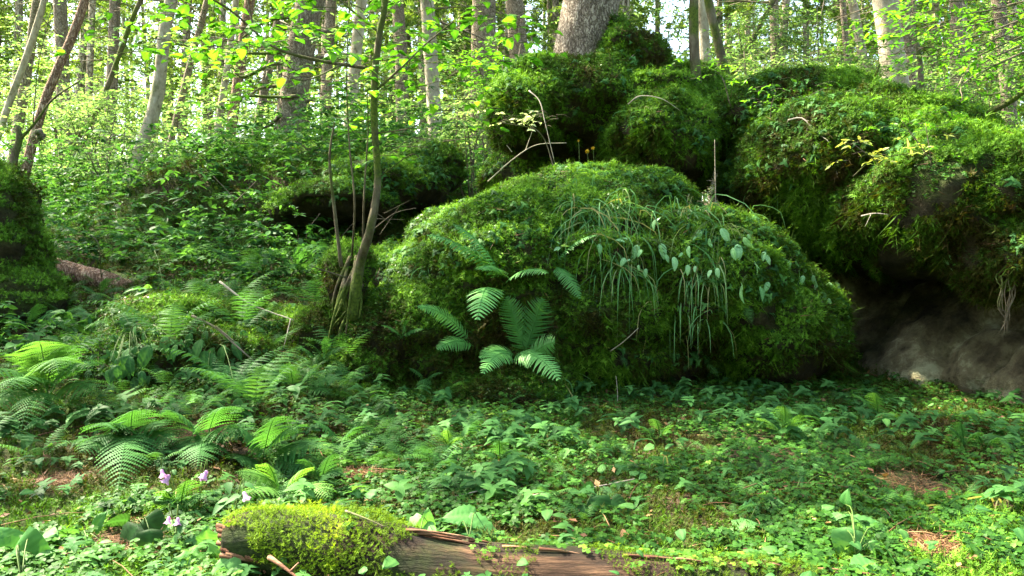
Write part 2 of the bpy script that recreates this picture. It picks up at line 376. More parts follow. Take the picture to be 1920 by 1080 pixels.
M['rock'] = surf_mat('damp_rock', [(.34, (.03, .024, .014)), (.44, (.10, .08, .045)), (.54, (.22, .19, .11)), (.62, (.45, .44, .28))], 3.6, [(.3, (.018, .020, .005)), (.7, (.04, .048, .012))], 1.3, (.56, .66), 1, .08, bscale=5)
M['under'] = surf_mat('mossy_soil', [(.35, (.014, .011, .006)), (.5, (.035, .028, .012)), (.7, (.07, .05, .025))], 9, [(.3, (.018, .03, .005)), (.7, (.05, .08, .01))], 2.5, (.38, .75), 1, .04, up=.45)
M['ground'] = surf_mat('forest_floor', [(.35, (.025, .016, .009)), (.5, (.06, .038, .02)), (.68, (.13, .08, .045))], 18, [(.3, (.02, .04, .006)), (.7, (.07, .12, .015))], 1.6, (.40, .55), 1, .02, bscale=3)
M['wood'] = surf_mat('rotten_wood', [(.36, (.004, .003, .002)), (.48, (.018, .010, .006)), (.58, (.045, .023, .013)), (.70, (.15, .08, .045))], 22, [(.3, (.012, .022, .005)), (.7, (.04, .06, .012))], 4.2, (.48, .62), 1, .012, stretch=(.12, 1, 1), bscale=2)
M['torn'] = surf_mat('torn_wood', [(.3, (.04, .018, .01)), (.5, (.14, .06, .035)), (.7, (.38, .23, .14))], 30, bump=1, bdist=.008, stretch=(.1, 1, 1), bscale=2)
M['litter'] = leaf_mat('needle_litter', [(0, (.07, .03, .015)), (.6, (.17, .08, .04)), (1, (.33, .2, .09))], .1, .7)
M['cone'] = surf_mat('cone_scales', [(.3, (.09, .035, .02)), (.7, (.28, .14, .08))], 60, bump=1, bdist=.004)

# ---------------------------------------------------------------- setting: ground
mb = MB()
ys = np.concatenate([np.linspace(-6, 1.4, 20), np.arange(1.5, 9, .05), np.arange(9, 30, .5), np.linspace(30, 220, 40)])
xs = np.concatenate([np.linspace(-220, -22, 24), np.arange(-20, -5, .5), np.arange(-5, 5, .05), np.arange(5, 20, .5), np.linspace(22, 220, 24)])
X, Y = np.meshgrid(xs, ys); Z = gz(X, Y)
V = np.stack([X, Y, Z], -1).reshape(-1, 3); w = len(xs)
i = (np.arange(len(ys) - 1)[:, None] * w + np.arange(w - 1)[None]).ravel()
mb.add(V, np.vstack([np.stack([i, i + 1, i + w + 1], -1), np.stack([i, i + w + 1, i + w], -1)]))
tag(mesh('ground', mb, M['ground']), kind='structure')

# ---------------------------------------------------------------- boulders: voxel-united masses
def blob(name, parts, voxel, amp, freq, seed, und=0):
    """parts: (centre, radii, rotz) ellipsoids -> remeshed, roughened (V, F)"""
    import bmesh
    bm = bmesh.new()
    from mathutils import Matrix
    for c, r, rz in parts:
        mtx = Matrix.Translation(Vector(c)) @ Matrix.Rotation(rz, 4, 'Z') @ Matrix.Diagonal((*r, 1))
        bmesh.ops.create_icosphere(bm, subdivisions=4, radius=1, matrix=mtx)
    me = bpy.data.meshes.new('tmp'); bm.to_mesh(me); bm.free()
    ob = bpy.data.objects.new('tmp', me); link(ob)
    m = ob.modifiers.new('r', 'REMESH'); m.mode = 'VOXEL'; m.voxel_size = voxel
    m = ob.modifiers.new('s', 'SMOOTH'); m.iterations = 6; m.factor = .6
    m = ob.modifiers.new('t', 'TRIANGULATE')
    dg = bpy.context.evaluated_depsgraph_get(); ev = ob.evaluated_get(dg); me2 = ev.to_mesh()
    V = np.empty(len(me2.vertices) * 3, np.float32); me2.vertices.foreach_get('co', V); V = V.reshape(-1, 3).astype(float)
    Nn = np.empty(len(me2.vertices) * 3, np.float32); me2.vertices.foreach_get('normal', Nn); Nn = Nn.reshape(-1, 3)
    F = np.empty(len(me2.polygons) * 3, np.int32); me2.loops.foreach_get('vertex_index', F); F = F.reshape(-1, 3).copy()
    ev.to_mesh_clear(); bpy.data.objects.remove(ob); bpy.data.meshes.remove(me)
    Vw = V + .12 * np.stack([fbm(V * 2 + 9, 2, seed + 2), fbm(V * 2 + 31, 2, seed + 3), fbm(V * 2 + 57, 2, seed + 4)], -1)
    cr = .32 - np.minimum(np.abs(vnoise(Vw * freq * np.array([1, 1, 1.5]), seed)) * 1.6, .55)      # creases where the noise crosses zero
    led = fbm(Vw * np.array([1.2, 1.2, 5.5]), 3, seed + 7)
    V = V + Nn * (amp * 1.5 * fbm(V * freq * .8, 3, seed + 1) - amp * 2.4 * np.maximum(cr, -.1) + amp * .9 * led + amp * .6 * fbm(V * freq * 3.5, 3, seed + 9) + .012 * fbm(V * 22, 2, seed + 5))[:, None]
    return V, F
def E(u, v, Y, ru, rv, ry, rz=0):  # ellipsoid from picture position, distance, half sizes in picture px, depth in m
    return (P(u, v, Y), (ru / FPX * Y, ry, rv / FPX * Y), R(rz))
def moss_on(V, F, n, size=.031, low=-.25, bright=.11, fine=True, rcam=True, keep=None):
    p, nn, area = sample(V, F, n)
    if rcam:
        k = ((p - np.array([0, 0, ZC])) * nn).sum(1) < .5; p, nn = p[k], nn[k]
    cov = nn[:, 2] + .5 * fbm(p * 3, 3, 31)
    k = (cov > low) & (fbm(p * 6, 3, 35) > -.40 + .08 * (nn[:, 2] < .2)) & (p[:, 2] > gz(p[:, 0], p[:, 1]) - .05); 
    if keep is not None: k &= keep(p, nn)
    p, nn = p[k], nn[k]; n = len(p)
    d = nn + np.array([0, 0, .35])[None] * np.where(nn[:, 2:3] > .1, 1, -1.6) + .35 * rng.normal(size=(n, 3))
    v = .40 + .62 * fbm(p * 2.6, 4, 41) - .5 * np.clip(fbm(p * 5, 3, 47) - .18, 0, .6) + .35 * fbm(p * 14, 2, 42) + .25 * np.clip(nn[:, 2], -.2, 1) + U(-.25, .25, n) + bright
    mbm = MB(); s = size * U(.6, 1.35, n) * (1 + .5 * fbm(p * 5, 2, 77))
    s = s * np.where(U(0, 1, n) < .06, 1.5, 1); lip = (nn[:, 2] < .12) & (U(0, 1, n) < .25); d[lip] = nn[lip] * .35 + [0, 0, -1.] + rng.normal(size=(lip.sum(), 3)) * .2; s[lip] *= 1.6
    pos = p - nn * .004; ch = rng.integers(0, 6, n)
    for t in range(6):
        q = ch == t; T = (MOSS + MOSSF)[t]
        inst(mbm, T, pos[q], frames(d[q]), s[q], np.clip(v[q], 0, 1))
    return mbm
def mound(name, parts, label, cat, n, voxel=.026, amp=.05, freq=2.5, seed=1, rockmat='under', mat='moss', **k):
    V, F = blob(name, parts, voxel, amp, freq, seed)
    c = V.mean(0); c[2] = V[:, 2].min()
    r = root(name, c, label, cat)
    mesh('rock', MB().add(V, F), M[rockmat], r)
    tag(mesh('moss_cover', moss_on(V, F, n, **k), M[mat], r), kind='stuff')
    return V, F
SURF = []
A_ = mound('mossy_boulder', [E(1060, 560, 4.55, 330, 205, .62), E(895, 485, 4.7, 150, 100, .5), E(1255, 530, 4.5, 255, 140, .55), E(970, 765, 4.05, 130, 62, .28), E(860, 760, 4.1, 110, 50, .25), E(1110, 415, 4.9, 210, 92, .6),
      E(830, 640, 4.35, 150, 130, .4), E(765, 640, 4.4, 120, 100, .4), E(700, 700, 4.25, 120, 60, .3), E(780, 520, 4.75, 90, 70, .3), E(1000, 690, 4.2, 90, 90, .3), E(1420, 600, 4.6, 140, 118, .5), E(1060, 700, 4.7, 260, 90, .3), E(1290, 740, 4.75, 230, 70, .2)],
      'broad dome shaped boulder in the middle under thick green moss with drooping ferns and grass', 'boulder', 115000, seed=2, low=-.7, bright=.17)
B_ = mound('mossy_boulder', [E(1110, 190, 5.6, 170, 75, .5), E(1090, 235, 5.6, 130, 50, .4), E(1010, 215, 5.45, 95, 65, .4), E(1235, 270, 5.3, 105, 92, .42), E(1158, 95, 5.5, 46, 48, .24), E(1195, 128, 5.6, 62, 54, .3), E(1145, 130, 5.4, 50, 40, .2), E(1250, 172, 5.8, 80, 56, .4), E(1290, 205, 5.9, 110, 70, .5), E(1150, 64, 5.52, 26, 32, .16), E(1170, 230, 5.6, 110, 90, .4), E(1120, 330, 6.0, 220, 70, .4),
      E(1400, 225, 5.9, 130, 75, .4), E(1375, 262, 5.4, 75, 34, .3), E(1020, 175, 5.6, 90, 50, .4), E(1190, 190, 5.45, 130, 60, .35), E(1300, 235, 5.5, 70, 50, .3)],
      'high moss hummock carrying the big spruce with a dark hollow beneath its left edge', 'boulder', 85000, seed=5, low=-.75, bright=.2)
C_ = mound('mossy_boulder', [E(1620, 325, 5.0, 245, 145, .75), E(1500, 240, 5.4, 190, 95, .6), E(1790, 395, 4.5, 230, 135, .8), E(1440, 340, 5.2, 85, 120, .4), E(1700, 450, 4.7, 170, 80, .6), E(1900, 470, 4.1, 130, 80, .6), E(1960, 385, 4.7, 200, 90, .7), E(1560, 430, 5.0, 90, 90, .4)],
      'overhanging right hand boulder with dark moss and bare twigs above the shaded cave', 'boulder', 120000, seed=8, low=-.9, bright=.14)
# rock face under the overhang
V, F = blob('rock', [E(1930, 740, 5.0, 420, 245, 1.05), E(1640, 690, 5.2, 190, 190, .3), E(1500, 640, 5.3, 180, 200, .25), E(1640, 560, 5.5, 300, 120, .3), E(2000, 830, 4.15, 190, 240, .75), E(1990, 620, 4.6, 230, 120, .5)], .025, .06, 2.6, 12)
c = V.mean(0); c[2] = V[:, 2].min()
tag(mesh('rock_face', MB().add(V, F), M['rock'], loc=c), 'bare dark brown rock face with pale lichen patches below the right overhang', 'rock')
D_ = mound('mossy_ledge', [E(720, 352, 6.2, 120, 50, .4), E(640, 378, 5.9, 110, 32, .4), E(570, 400, 6.1, 60, 30, .5), E(640, 450, 6.4, 140, 70, .25), E(800, 320, 6.4, 70, 45, .3)],
      'low mossy rock ledge with a black hollow behind the slender hazel trunk', 'rock ledge', 30000, seed=15, size=.032)
E_ = mound('mossy_stump', [E(10, 470, 4.6, 70, 140, .3), E(50, 560, 4.5, 75, 60, .25), E(-40, 400, 4.7, 90, 110, .4)],
      'tall dark stump covered in hanging moss at the left edge', 'stump', 22000, seed=21, low=.1)
G_ = mound('moss_hummock', [E(280, 690, 3.7, 130, 95, .3), E(400, 700, 3.9, 120, 80, .3), E(330, 610, 4.2, 120, 50, .3), E(520, 640, 4.5, 120, 60, .3)],
      'rounded moss hummock under hanging toothed leaves left of the hazel roots', 'hummock', 26000, seed=25, bright=.08)
H_ = mound('root_mass', [E(655, 570, 4.3, 50, 120, .16, 10), E(600, 630, 4.3, 70, 50, .2), E(672, 510, 4.3, 34, 60, .12)],
      'mossy brown root mass at the foot of the hazel trunk', 'roots', 9000, seed=29, rockmat='under', low=-.1)

# ---------------------------------------------------------------- trees
SUNSPOTS = [(P(850, 355, 4.7), .28), (P(770, 430, 4.6), .18), (P(960, 350, 4.7), .15), (P(1180, 370, 4.6), .12), (P(1500, 170, 5.2), .2), (P(1750, 330, 4.2), .12), (P(1000, 150, 5.4), .14), (P(1000, 228, 4.9), .28), (P(90, 150, 8.0), .35), (P(60, 210, 8.0), .3), (P(30, 150, 9.0), .35), (P(10, 210, 9.0), .3), (P(130, 60, 8.0), .35), (P(285, 150, 8.2), .25), (P(560, 150, 8.6), .2), (P(930, 140, 7), .4), (P(1010, 90, 8), .4), (P(880, 210, 6.6), .35), (P(1420, 110, 6.4), .4), (P(1640, 290, 4.2), .22), (P(1700, 290, 4.2), .15), (P(1850, 60, 4.4), .6), (P(1760, 90, 4.4), .3), (P(560, 40, 3.8), .3), (P(430, 30, 3.7), .25), (P(800, 40, 4), .25), (P(1100, 360, 4.6), .14), (P(1030, 130, 5.4), .15), (P(1440, 170, 4.9), .2), (P(860, 350, 4.7), .22), (P(760, 440, 4.6), .12), (P(1000, 228, 4.9), .18), (P(520, 950, 1.9), .3), (P(640, 960, 1.95), .10), (P(560, 890, 2.3), .12),
            (P(850, 325, 5.0), .15), (P(1150, 60, 5.6), .15), (P(1620, 290, 4.2), .18), (P(1490, 180, 4.8), .15), (P(100, 720, 3.2), .07), (P(1100, 350, 4.9), .2),
            (P(1300, 980, 2.2), .12), (P(900, 940, 2.2), .10), (P(1000, 980, 2.1), .08), (P(300, 600, 4.0), .15), (P(1200, 400, 4.6), .12), (P(1700, 1000, 2.1), .1), (P(50, 760, 3.0), .06), (P(300, 900, 2.4), .12), (P(1500, 860, 3), .1)]
def holes(p):
    k = np.ones(len(p), bool)
    for q, r in SUNSPOTS:
        d = p - q; t = d @ SUN; k &= ~((t > .6) & (np.linalg.norm(d - t[:, None] * SUN, axis=1) < r))
    return k
def spray_leaves(mb, tw, p0, d0, L, n, size, T, twr=.004, mi=0, ma=1, planar=.9, droop=.25, hole=True):
    """one twig with n leaves set alternately in a flat spray"""
    d0 = d0 / np.linalg.norm(d0); p1 = p0 + d0 * L * .55; p2 = p0 + d0 * L + np.array([0, 0, -droop * L])
    pts = smooth_path([p0, p1, p2], 6)
    if tw is not None: tube(tw, pts, [twr, twr * .4], 4)
    t = np.sort(U(.15, 1, n)); q = np.stack([np.interp(t, np.linspace(0, 1, 6), pts[:, k]) for k in range(3)], -1)
    side = norm(np.cross(d0, [0, 0, 1.]))[None] * np.where(np.arange(n) % 2, 1, -1)[:, None]
    ld = norm(side * U(.5, 1, n)[:, None] + d0 * U(.2, 1, n)[:, None] + rng.normal(size=(n, 3)) * .25 + np.array([0, 0, -.15]))
    up = norm(np.array([0, 0, 1.])[None] * planar + rng.normal(size=(n, 3)) * (1.05 - planar) )
    z = norm(up - (up * ld).sum(1, keepdims=True) * ld)
    Mx = np.stack([ld, np.cross(z, ld), z], -1)
    s = size * U(.6, 1.2, n); k = holes(q) if hole else np.ones(n, bool)
    inst(mb, T, q[k], Mx[k], s[k], np.clip(U(mi, ma, n)[k], 0, 1))
def crown_leaves(mb, tw, centre, rad, nspray, nleaf, size, L=.5, T=None, origin=None, **k):
    T = T or RHOMB
    c = rng.normal(size=(nspray, 3)); c = norm(c) * (U(.25, 1, nspray) ** .5)[:, None] * np.array(rad) + centre
    for q in c:
        o = centre if origin is None else origin
        d = q - o; d[2] *= .3; d = d / (np.linalg.norm(d) + 1e-6) + rng.normal(size=3) * .4; d[2] = d[2] * .4
        spray_leaves(mb, tw, q, d, L * U(.6, 1.3), nleaf, size, T, **k)
def grown_path(b, t, H, wob=.02, seed=0):
    """trunk path from world base b through t, carried on to height H above the base and easing upright"""
    r = np.random.default_rng(seed); d = (t - b) / max(t[2] - b[2], .1); pts = [b - d * .4]
    n = 12
    for k in range(n + 1):
        h = H * k / n; h0 = max(t[2] - b[2], 4.0); l = d[:2] * (h if h < h0 else h0 + (h - h0) * .6)
        pts.append(np.array([b[0] + l[0], b[1] + l[1], b[2] + h]) + np.append(r.normal(size=2) * wob * .6 * (h > .05), 0))
    return np.array(pts)
def spruce_branch(mbn, mbt, p, d, L, green, mi=0, ma=1, nt_=9):
    d = d / np.linalg.norm(d); q = smooth_path([p, p + d * L * .5 + [0, 0, -.08 * L], p + d * L + [0, 0, -.12 * L if green else -.2 * L]], 6)
    tube(mbt, q, [.012 * (L ** .7), .003], 4)
    for j in range(nt_):
        t = U(.2, 1); b = np.array([np.interp(t, np.linspace(0, 1, 6), q[:, k]) for k in range(3)])
        sd = norm(np.cross(d, [0, 0, 1.])) * (1 if j % 2 else -1); dd = norm(sd * U(.5, 1) + d * U(.2, .9) + np.array([0, 0, U(-.6, .15)])); l = L * U(.15, .4) * (1.15 - t * .6)
        if not green or U() < .5: tube(mbt, [b, b + dd * l], [.004, .0015], 3)
        if green:
            m = max(4, int(l / .035)); tt = U(0, 1, m)[:, None]; pos = b + dd * l * tt
            kk = holes(pos); pos = pos[kk]; m = len(pos); nd = norm(dd + rng.normal(size=(m, 3)) * .55); inst(mbn, NEEDLE, pos, frames(nd), U(.06, .13, m), U(mi, ma, m))
NEEDLE = (np.array([[-.09, 0, 0], [.09, 0, 0], [0, .03, 1.], [0, -.09, .1], [0, .09, .1], [.03, 0, .9]], float), np.array([[0, 1, 2], [3, 4, 5]]))
def spruce(label, b, t, d0, H, mat='barktan', nd=26, ng=26, first=1.2, gstart=3.5, seed=0, flare=.5, cat='spruce', gl=1.0, name='spruce_tree', sides=14):
    r = root(name, b, label, cat); pts = grown_path(b, t, H, .015, seed)
    tr = MB(); hs = np.array([0, .25, .6, 1.0]); sp = smooth_path(pts, 60)
    tube(tr, sp, [d0 / 2 * 1.08, d0 / 2 * .95, d0 / 2 * .85, d0 / 2 * .5, .015], sides, 60, rough=.10, seed=seed, flare=flare)
    mesh('trunk', tr, M[mat], r)
    db = MB(); gn = MB(); gt = MB()
    def at(h): return np.array([np.interp(b[2] + h, sp[:, 2], sp[:, k]) for k in range(3)])
    for k in range(nd):
        h = U(first, min(H * .7, gstart + 2)); a = U(0, 6.28); L = U(.3, 1.0) * min(1, H / 7)
        d = np.array([math.cos(a), math.sin(a), U(-.3, .25)]); spruce_branch(None, db, at(h) + d * d0 * .3, d, L, False, nt_=7)
    for k in range(ng):
        f = (k + U()) / ng; h = gstart + (H - gstart) * f; a = U(0, 6.28); L = gl * U(.7, 1.5) * (1.15 - f * .9)
        d = np.array([math.cos(a), math.sin(a), U(-.25, .1)]); spruce_branch(gn, gt, at(h), d, L, True, nt_=26)
    if nd: mesh('dead_branches', db, M['twig'], r)
    if ng: mesh('crown', gn, M['needle'], r); mesh('crown_branches', gt, M['twig'], r)
    global LASTROOT; LASTROOT = r
    return sp
def broadleaf(label, b, t, d0, H, crowns, mat='barkpale', leaf='beech', name='broadleaf_tree', cat='tree', seed=0, wob=.03, size=.075, pathp=None, sides=14, hole=True, T=None, flare=.3):
    r = root(name, b, label, cat); pts = grown_path(b, t, H, wob, seed) if pathp is None else np.array(pathp)
    sp = smooth_path(pts, 50); tr = MB(); tube(tr, sp, [d0 / 2, d0 / 2 * .85, d0 / 2 * .7, d0 / 2 * .45, .012], sides, 50, rough=.14, seed=seed, flare=flare)
    mesh('trunk', tr, M[mat], r)
    lf = MB(); br = MB()
    for (c, rad, ns, nl) in crowns:
        c = np.array(c, float); h = np.clip(c[2] - .8, sp[0, 2], sp[-1, 2]); o = np.array([np.interp(h, sp[:, 2], sp[:, k]) for k in range(3)])
        for k in range(5):
            e = c + rng.normal(size=3) * np.array(rad) * .45; tube(br, [o, (o + e) / 2 + [0, 0, .12 * np.linalg.norm(e - o)], e], [d0 * .16, .006], 5, 7)
        crown_leaves(lf, br, c, rad, ns, nl, size, T=T, hole=hole)
    mesh('crown', lf, M[leaf], r); mesh('branches', br, M['twig'] if mat != 'barkmoss' else M['barkmoss'], r)
    return r
def G(u, v, Y, h=0.0):
    p = P(u, v, Y); p[2] = gz(p[0], Y) + h; return p
def tb(u0, v0, u1, v1, Y):  # base on the ground below the trunk line, and a point further up it
    a = P(u0, v0, Y); c = P(u1, v1, Y); z = gz(a[0], Y); s = (z - a[2]) / (c[2] - a[2]); b = a + (c - a) * s; b[2] = z
    return b, c
# left group whose crowns shade the hollow
b, t = tb(5, 235, 52, 90, 9.0); broadleaf('slim white barked tree leaning right at the far left edge', b, t, .075, 9, [((-6.4, 8.6, 8.2), (2.6, 2.4, 1.6), 420, 22)], seed=1)
b, t = tb(75, 240, 150, 0, 8.0); broadleaf('leaning tree with one sunlit white side and a pinkish shaded side', b, t, .09, 9.5, [((-5.6, 7.4, 7.6), (2.6, 2.4, 1.5), 420, 22), ((-7.6, 6.0, 6.4), (2.0, 1.8, 1.2), 260, 22)], mat='barkred', seed=2)
b, t = tb(40, 200, 72, 0, 11); spruce('brown straight trunk behind the two leaning white trees', b, t, .12, 11, seed=3, gstart=5, nd=16)
b, t = tb(262, 260, 318, 50, 8.2); broadleaf('mottled pale grey trunk leaning right in the left part of the wood', b, t, .13, 10, [((-4.6, 8.6, 9.4), (2.8, 2.6, 1.6), 420, 22), ((-3.2, 6.5, 7.0), (1.8, 2.0, 1.2), 230, 22)], seed=4, wob=.05)
b, t = tb(165, 250, 240, 60, 9.5); spruce('thin dark pole tree leaning between the white tree and mottled trunk', b, t, .055, 7, mat='barkmoss', seed=5, nd=10, ng=12, gstart=3.8, flare=0)
b, t = tb(535, 285, 585, 0, 8.6); spruce('thick tan spruce trunk with dead side branches left of the hazel', b, t, .27, 13, seed=6, nd=40, first=.7, gstart=5.2, gl=1.3)
for pth in ([(548, 112), (500, 125), (455, 145), (440, 130), (432, 126)], [(560, 180), (510, 182), (470, 180), (442, 185)], [(590, 62), (620, 60), (650, 70)], [(578, 108), (610, 108), (640, 104)], [(528, 215), (505, 235), (480, 245)], [(575, 190), (582, 188), (590, 190)], [(540, 98), (480, 100), (425, 98)], [(540, 160), (490, 165), (470, 178)], [(600, 60), (560, 50), (520, 60)], [(555, 30), (500, 40), (455, 70)]):
    m = MB(); tube(m, [P(u, v, 8.45 + rng.normal() * .05) for u, v in pth], [.020, .008], 6, 14, rough=.3, seed=len(pth)); mesh('dead_branch', m, M['barkmoss'], LASTROOT)
b, t = tb(478, 265, 512, 90, 10); spruce('narrow spruce trunk with stub branches just left of the thick tan spruce', b, t, .10, 9, seed=7, nd=24, first=.4, gstart=4.5)
b, t = tb(432, 262, 462, 60, 11); spruce('pinkish brown trunk third to the left of the thick tan spruce', b, t, .13, 11, mat='barkred', seed=8, nd=16, gstart=5)
b, t = tb(412, 225, 430, 90, 13); spruce('pale grey thin trunk catching light behind the pinkish trunk', b, t, .10, 10, mat='barkpale', seed=9, nd=16, gstart=5)
b, t = tb(330, 230, 372, 60, 12); spruce('slender grey green trunk leaning just right of the mottled trunk', b, t, .09, 9, seed=10, nd=20, gstart=4)
b, t = tb(655, 220, 672, 60, 12); spruce('faint grey trunk seen directly left of the hazel stem', b, t, .16, 12, seed=11, nd=20, gstart=4.4, mat='barkpale')
b, t = tb(815, 235, 798, 0, 9.5); spruce('light brown snag like spruce trunk right of the hazel stem', b, t, .15, 11, seed=12, nd=26, gstart=4.6, mat='barkpale')
b, t = tb(905, 130, 905, 0, 13.5); spruce('broad shaded trunk behind the bright leaves left of the big spruce', b, t, .38, 14, seed=13, nd=30, gstart=5.5, first=.8)
b, t = tb(975, 130, 965, 0, 14.5); spruce('second broad shaded trunk nearest the big spruce', b, t, .31, 14, seed=14, nd=30, gstart=5.5, first=.8)
b, t = tb(120, 220, 112, 0, 15); spruce('brown trunk deep in the wood behind the leaning pink sided tree', b, t, .22, 14, seed=15, nd=30, gstart=3.0)
b, t = tb(205, 230, 215, 0, 17); spruce('upright brown trunk deep in the wood right of the leaning pink sided tree', b, t, .22, 14, seed=16, nd=30, gstart=3.0)
b, t = tb(610, 230, 622, 0, 16); spruce('upright distant trunk between the thick tan spruce and the hazel', b, t, .2, 14, seed=17, nd=30, gstart=3.4)
b, t = tb(755, 230, 745, 0, 16); spruce('upright distant trunk close on the right of the hazel stem', b, t, .24, 14, seed=18, nd=30, gstart=3.4)
# big spruce on the hummock
b = P(1088, 132, 5.55); t = P(1108, 0, 5.55)
sp = spruce('big spruce with scaly grey brown bark growing on top of the moss hummock', b, t, .345, 15, mat='bark', seed=20, nd=30, first=2.4, gstart=5.2, flare=.35, gl=1.7, ng=40, sides=28)
# trees on and behind the right boulder
b = P(1310, 205, 5.4); broadleaf('dark mossy slim trunk rooted in the moss right of the big spruce', b, P(1303, 0, 5.4), .066, 5.0, [((1.6, 5.6, 4.6), (1.3, 1.2, .7), 110, 18)], mat='barkmoss', seed=21, wob=.012)
b = P(1357, 125, 5.9); broadleaf('bent slim trunk leaning left behind the dark mossy slim trunk', b, P(1330, 0, 5.9), .062, 5.2, [((1.2, 6.6, 4.9), (1.2, 1.2, .7), 100, 18)], mat='barkmoss', seed=22, wob=.012)
b, t = tb(1322, 120, 1314, 0, 9); spruce('pale straight trunk behind the two slim mossy trunks', b, t, .12, 10, mat='barkpale', seed=23, nd=14, gstart=5)
b, t = tb(1684, 175, 1660, 0, 9.0); spruce('thick pale brown trunk rising behind the right boulder', b, t, .245, 13, mat='barkpale', seed=24, nd=26, gstart=5.0, first=2.2)
b, t = tb(1712, 170, 1690, 0, 11.5); spruce('greyer trunk half hidden behind the thick pale brown trunk', b, t, .2, 12, seed=25, nd=26, gstart=5)
b, t = tb(1625, 160, 1598, 0, 12); spruce('slim curved grey trunk left of the thick pale brown trunk', b, t, .13, 11, seed=26, nd=26, gstart=5, mat='barkpale')
b, t = tb(1592, 150, 1580, 0, 15); spruce('thinnest grey trunk of the pair left of the thick pale brown trunk', b, t, .11, 11, seed=27, nd=26, gstart=5)
b, t = tb(1730, 200, 1720, 110, 7.5); spruce('dead dark young spruce with bare crooked branches right of the pale trunk', b, t, .06, 2.6, mat='twig', seed=28, nd=34, ng=0, first=.1, gstart=1.2, flare=0)
b, t = tb(1455, 140, 1450, 0, 11); spruce('grey trunk behind the yellow green shrub over the right boulder', b, t, .12, 11, seed=29, nd=24, gstart=4.4)
b, t = tb(1392, 110, 1440, 20, 7.5); broadleaf('dark crooked stem leaning right between shrub leaves', b, t, .06, 5, [((2.5, 7.6, 4.0), (1.1, 1.0, .6), 80, 16)], mat='barkmoss', seed=30)
b, t = tb(1890, 200, 1872, 0, 10); spruce('brown trunk behind yellow green leaves at the right edge', b, t, .15, 12, seed=31, nd=24, gstart=5)
b, t = tb(1795, 210, 1790, 0, 14); spruce('dim trunk in the wood inside the right leaf screen', b, t, .2, 13, seed=32, nd=30, gstart=3.6)

# hazel in front of the hollow
Yh = 3.9
BIGSMALL = bigT(.8, 6, 2.0, .05, .2, 0)
b = P(665, 560, Yh + .2)
r = root('hazel_tree', b, 'slender mossy hazel stems with arching branch and round bright leaves left of the boulder', 'hazel')
stems = MB(); path = [P(662, 600, Yh + .15), P(674, 500, Yh + .1), P(694, 430, Yh), P(708, 340, Yh), P(702, 230, Yh), P(703, 140, Yh), P(712, 60, Yh), P(722, -10, Yh), P(722, -250, Yh + .1), P(700, -600, Yh + .2)]
tube(stems, path, [.028, .022, .019, .016, .0155, .015, .015, .014, .011, .007], 10, 60, rough=.12, seed=3)
mesh('trunk', stems, M['barkmoss'], r)
br = MB()
for pth, r0 in [([P(703, 130, Yh), P(650, 122, Yh), P(590, 112, Yh - .05), P(520, 92, Yh - .1), P(480, 62, Yh - .1), P(440, 25, Yh - .15), P(400, 0, Yh - .2)], .009),
                ([P(485, 70, Yh - .1), P(470, 30, Yh - .1), P(462, -20, Yh - .1)], .005), ([P(640, 122, Yh), P(570, 150, Yh - .2), P(500, 130, Yh - .2)], .004),
                ([P(705, 170, Yh), P(760, 120, Yh), P(790, 90, Yh + .1), P(850, 40, Yh + .1)], .006), ([P(707, 250, Yh), P(770, 240, Yh - .1), P(800, 220, Yh)], .004), ([P(710, 60, Yh), P(660, 20, Yh), P(600, -30, Yh)], .006),
                ([P(640, 500, Yh + .1), P(628, 400, Yh + .05), P(618, 300, Yh), P(627, 230, Yh)], .009), ([P(660, 480, Yh + .2), P(665, 380, Yh), P(655, 270, Yh), P(650, 150, Yh), P(655, 0, Yh)], .005),
                ([P(680, 470, Yh + .1), P(683, 360, Yh), P(690, 250, Yh), P(688, 170, Yh)], .005), ([P(715, 330, Yh), P(770, 290, Yh), P(790, 300, Yh)], .003), ([P(648, 520, Yh), P(600, 505, Yh - .1), P(585, 500, Yh - .2)], .004)]:
    tube(br, pth, [r0, r0 * .45], 6, 18, rough=.15)
lf = MB(); tw = br
def leafpatch(lf, tw, u0, u1, v0, v1, Y0, Y1, n, nl, size, T=BIGSMALL, L=.3, **k):
    for _ in range(n):
        q = P(U(u0, u1), U(v0, v1), U(Y0, Y1)); a = U(0, 6.28)
        spray_leaves(lf, tw, q, np.array([math.cos(a), math.sin(a) * .7, U(-.1, .2)]), L * U(.6, 1.2), nl, size, T, twr=.002, **k)
leafpatch(lf, tw, 380, 700, -60, 90, Yh - .6, Yh + .5, 52, 6, .056, hole=True)
leafpatch(lf, tw, 360, 640, 60, 190, Yh - .3, Yh + .3, 26, 4, .05)
leafpatch(lf, tw, 700, 980, -60, 120, Yh - .3, Yh + .8, 48, 5, .056, hole=True)
leafpatch(lf, tw, 640, 900, 110, 270, Yh - .1, Yh + .5, 26, 4, .048)
leafpatch(lf, tw, 600, 760, -500, -80, Yh - .8, Yh + .8, 60, 7, .07, hole=True)
leafpatch(lf, tw, 700, 810, 225, 330, Yh - .1, Yh + .2, 5, 4, .05)
leafpatch(lf, tw, 180, 400, -10, 110, Yh - .2, Yh + .6, 20, 4, .05)
mesh('crown', lf, M['beech'], r); mesh('branches', tw, M['barkmoss'], r)
